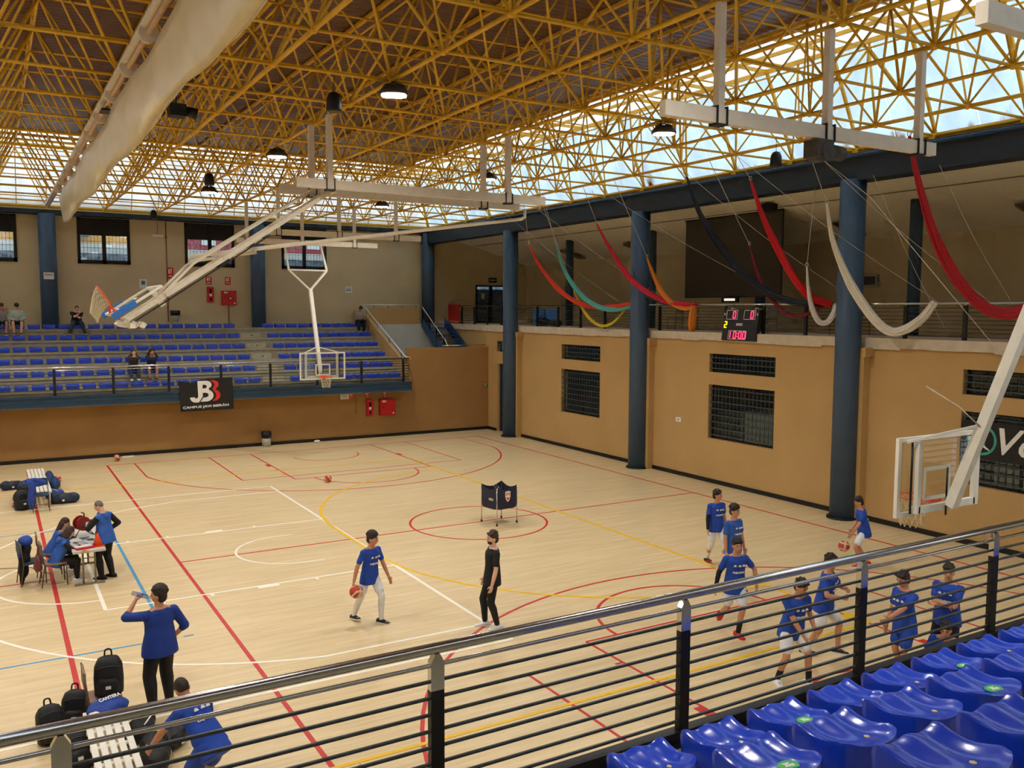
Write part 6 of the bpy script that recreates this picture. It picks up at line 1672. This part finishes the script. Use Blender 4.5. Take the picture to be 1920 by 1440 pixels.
def duffel(x, y, z, rz, L, label, m, m2=None, r=.15):
    t = thing('sports_bag', label, 'bag', (x, y, z), rz, 'sports bags')
    lump('bag_body', [((-L * .28, 0, r * .9), (L * .28, r * 1.05, r)), ((L * .25, .02, r * .85), (L * .3, r, r * .9)), ((0, 0, r * .8), (L * .4, r * 1.1, r * .85))], m, t)
    MB().tube(spline([(-L * .3, -r * .6, r * 1.3), (-L * .1, -r * 1.0, r * 1.9), (L * .15, -r * .8, r * 1.8), (L * .3, -r * .5, r * 1.3)]), .014, 6, flat=.5).obj('strap', m2 or m, t)
    MB().bb((-.03, -r * 1.12, r * .5), (.03, -r * 1.08, r * .8)).obj('emblem', M_wsign, t)
    return t
def bench(x, y0, y1, label):
    t = thing('slatted_bench', label, 'bench', (x, (y0 + y1) / 2, 0), 0, 'white slatted benches'); L = (y1 - y0) / 2
    sm = MB().bb((-.035, -L, .42), (.035, L, .45)).mesh('slat', M_white)
    for k in range(5): link('slat', sm, t, Matrix.Translation((-.20 + .10 * k, 0, 0)))
    cm = MB().bb((-.24, -.03, .395), (.24, .03, .42)).mesh('cross_piece', M_white)
    n = 5
    for k in range(n): link('cross_piece', cm, t, Matrix.Translation((0, -L + .1 + (2 * L - .2) * k / (n - 1), 0)))
    for yy in (-L + .25, L - .25):
        for xx in (-.19, .19): MB().tube([(xx, yy, 0), (xx, yy, .395)], .02, 8).obj('leg', M_white, t)
    return t
# jacket over the chair left of the table
t = thing('draped_jacket', 'blue and black jacket draped over the chair left of the table', 'jacket', (-6.98, .12, .0))
lump('jacket_back', [((0, 0, .72), (.09, .17, .17)), ((-.03, -.03, .5), (.1, .18, .2)), ((-.06, .02, .3), (.09, .16, .2))], M_bkshirt, t); lump('jacket_hood', [((.0, .02, .86), (.12, .2, .12)), ((-.10, .10, .66), (.07, .15, .26)), ((-.06, .2, .4), (.06, .08, .3))], M_bluec, t); lump('jacket_sleeve', [((-.1, -.14, .35), (.06, .06, .26)), ((-.1, -.16, .14), (.05, .055, .13))], M_bkshirt, t)
# far bench group
bench(-6.38, 9.65, 11.75, 'white slatted bench, far half of the pair at the far left'); bench(-6.36, 7.62, 9.55, 'white slatted bench, near half of the pair at the far left')
chair(-6.42, 7.28, R(180), 'blue padded chair at the end of the far white benches', m_chs)
t = thing('blue_jacket', 'blue tracksuit jacket hanging down the left side of the far bench', 'jacket', (-6.72, 9.2, 0)); lump('jacket_body', [((-.05, 0, .3), (.16, .5, .2)), ((-.2, -.6, .16), (.16, .5, .15)), ((.1, .4, .40), (.14, .4, .1))], M_bluec, t); lump('jacket_sleeve', [((-.28, -1.0, .08), (.12, .4, .08))], M_bluec, t)
t = thing('blue_jacket', 'blue tracksuit jacket hung over the chair back at the far bench', 'jacket', (-6.62, 7.20, 0)); lump('jacket_body', [((0, 0, .62), (.1, .12, .26)), ((-.02, -.02, .35), (.11, .12, .3)), ((.16, .05, .78), (.2, .1, .1))], M_bluec, t); lump('jacket_hood', [((.1, .05, .86), (.12, .1, .07))], M_bluec, t)
t = thing('blue_coat', 'dark blue coat hanging on the right side of the far bench', 'jacket', (-6.05, 10.4, 0)); lump('coat_body', [((0, 0, .34), (.13, .6, .22)), ((.12, -.2, .2), (.16, .5, .2))], mat('dark_blue_coat', C(34, 58, 104), .75, var=.12), t); lump('coat_sleeve', [((.22, .1, .12), (.09, .4, .1))], MATS['dark_blue_coat'], t)
backpack(-6.86, 7.6, .0, R(20), R(-6), 'black backpack with a red patch left of the far bench', sc_=1.15); backpack(-6.78, 8.4, .0, R(0), R(-8), 'black backpack behind the patched one at the far bench', sc_=1.2)
duffel(-7.05, 10.9, 0, R(10), .6, 'small black bag lying left of the far bench', M_navyb); duffel(-5.80, 8.0, 0, R(-10), .75, 'navy sports bag lying right of the blue padded chair', M_navyb, M_bag, .17); duffel(-6.0, 8.9, .0, R(-25), .5, 'blue bag with a white stripe beside the far bench', M_bluec, M_wsign, .15)
# near bench group
bench(-6.38, -9.9, -7.9, 'white slatted bench at the lower left')
chair(-6.32, -7.48, R(-90), 'brown chair carrying the large backpack at the lower left', m_chp)
backpack(-6.26, -7.48, .47, R(-8), R(3), 'large black backpack standing on the chair at the lower left', sc_=1.08)
t = thing('blue_bundle', 'bundled blue shirt with white lettering in front of the backpack', 'shirt', (-6.34, -8.02, .0)); lump('cloth', [((0, 0, .53), (.23, .17, .10)), ((-.05, -.06, .52), (.2, .16, .08)), ((.14, .04, .50), (.13, .13, .08))], M_bluec, t)
put_text('lettering', 'campus_bag', t, Matrix.Translation((.03, -.02, .645)) @ Matrix.Rotation(R(18), 4, 'X') @ Matrix.Rotation(R(14), 4, 'Z'), .26, .06); lump('white_lining', [((-.15, -.17, .50), (.10, .10, .06))], M_wtowel if False else M_white, t)
backpack(-6.95, -7.55, 0, R(15), R(-12), 'black backpack on the floor at the lower left, leftmost'); backpack(-6.66, -7.2, 0, R(-10), R(-6), 'black backpack between the leftmost one and the chair'); backpack(-6.72, -8.5, 0, R(10), R(-20), 'black backpack pushed against the left of the near bench')
duffel(-5.95, -7.95, 0, R(60), .6, 'black bag with white cords right of the near bench', M_bag, M_wsign); duffel(-5.90, -8.8, 0, R(80), .8, 'long black sports bag lying right of the near bench', M_bag, None, .17); duffel(-5.62, -8.45, 0, R(40), .45, 'small black bag beside the bending player', M_bag, None, .13)
mo, ha = DRINK['mouth'], DRINK['wrL']
ax = -(DRINK['face'] + V((0, 0, .12))).normalized()
t = thing('water_bottle', 'clear plastic water bottle held to the drinking man mouth', 'bottle', mo - ax * .115); t.rotation_euler = ax.to_track_quat('Z', 'Y').to_euler()
MB().lathe([(.032, -.16), (.034, .02), (.03, .05), (.013, .09), (.013, .10)], n=14).obj('bottle_body', M_bottle, t); MB().lathe([(.0335, -.08), (.0335, -.02)], n=14, cap=False).obj('label_band', mat('violet_label', C(120, 110, 180), .5), t); MB().lathe([(.0145, .10), (.0145, .115)], n=12).obj('bottle_neck', M_wsign, t)
tag(MB().tube(spline([(-7.6, 1.55, .008), (-7.1, 1.35, .008), (-6.9, 1.3, .008), (-6.7, .8, .008), (-6.5, .5, .008)]), .008, 5).obj('floor_cable', mat('tan_cable', C(150, 124, 84), .6)), 'thin tan cable lying on the floor left of the table', 'cable')
tag(MB().tube(spline([(-.40, -11.6, .008), (-.25, -11.5, .008), (-.1, -11.35, .008)]) if False else [(-5.1, -11.2, .006), (-5.02, -11.05, .006)], .006, 5).obj('stray_straw', M_cable), 'thin dark straw lying on the floor near the left railing', 'straw')
tag(box1('floor_cloth', (-3.35, 15.55, 0), (-2.95, 15.75, .03), M_white), 'folded white paper on the floor by the far wall', 'paper')
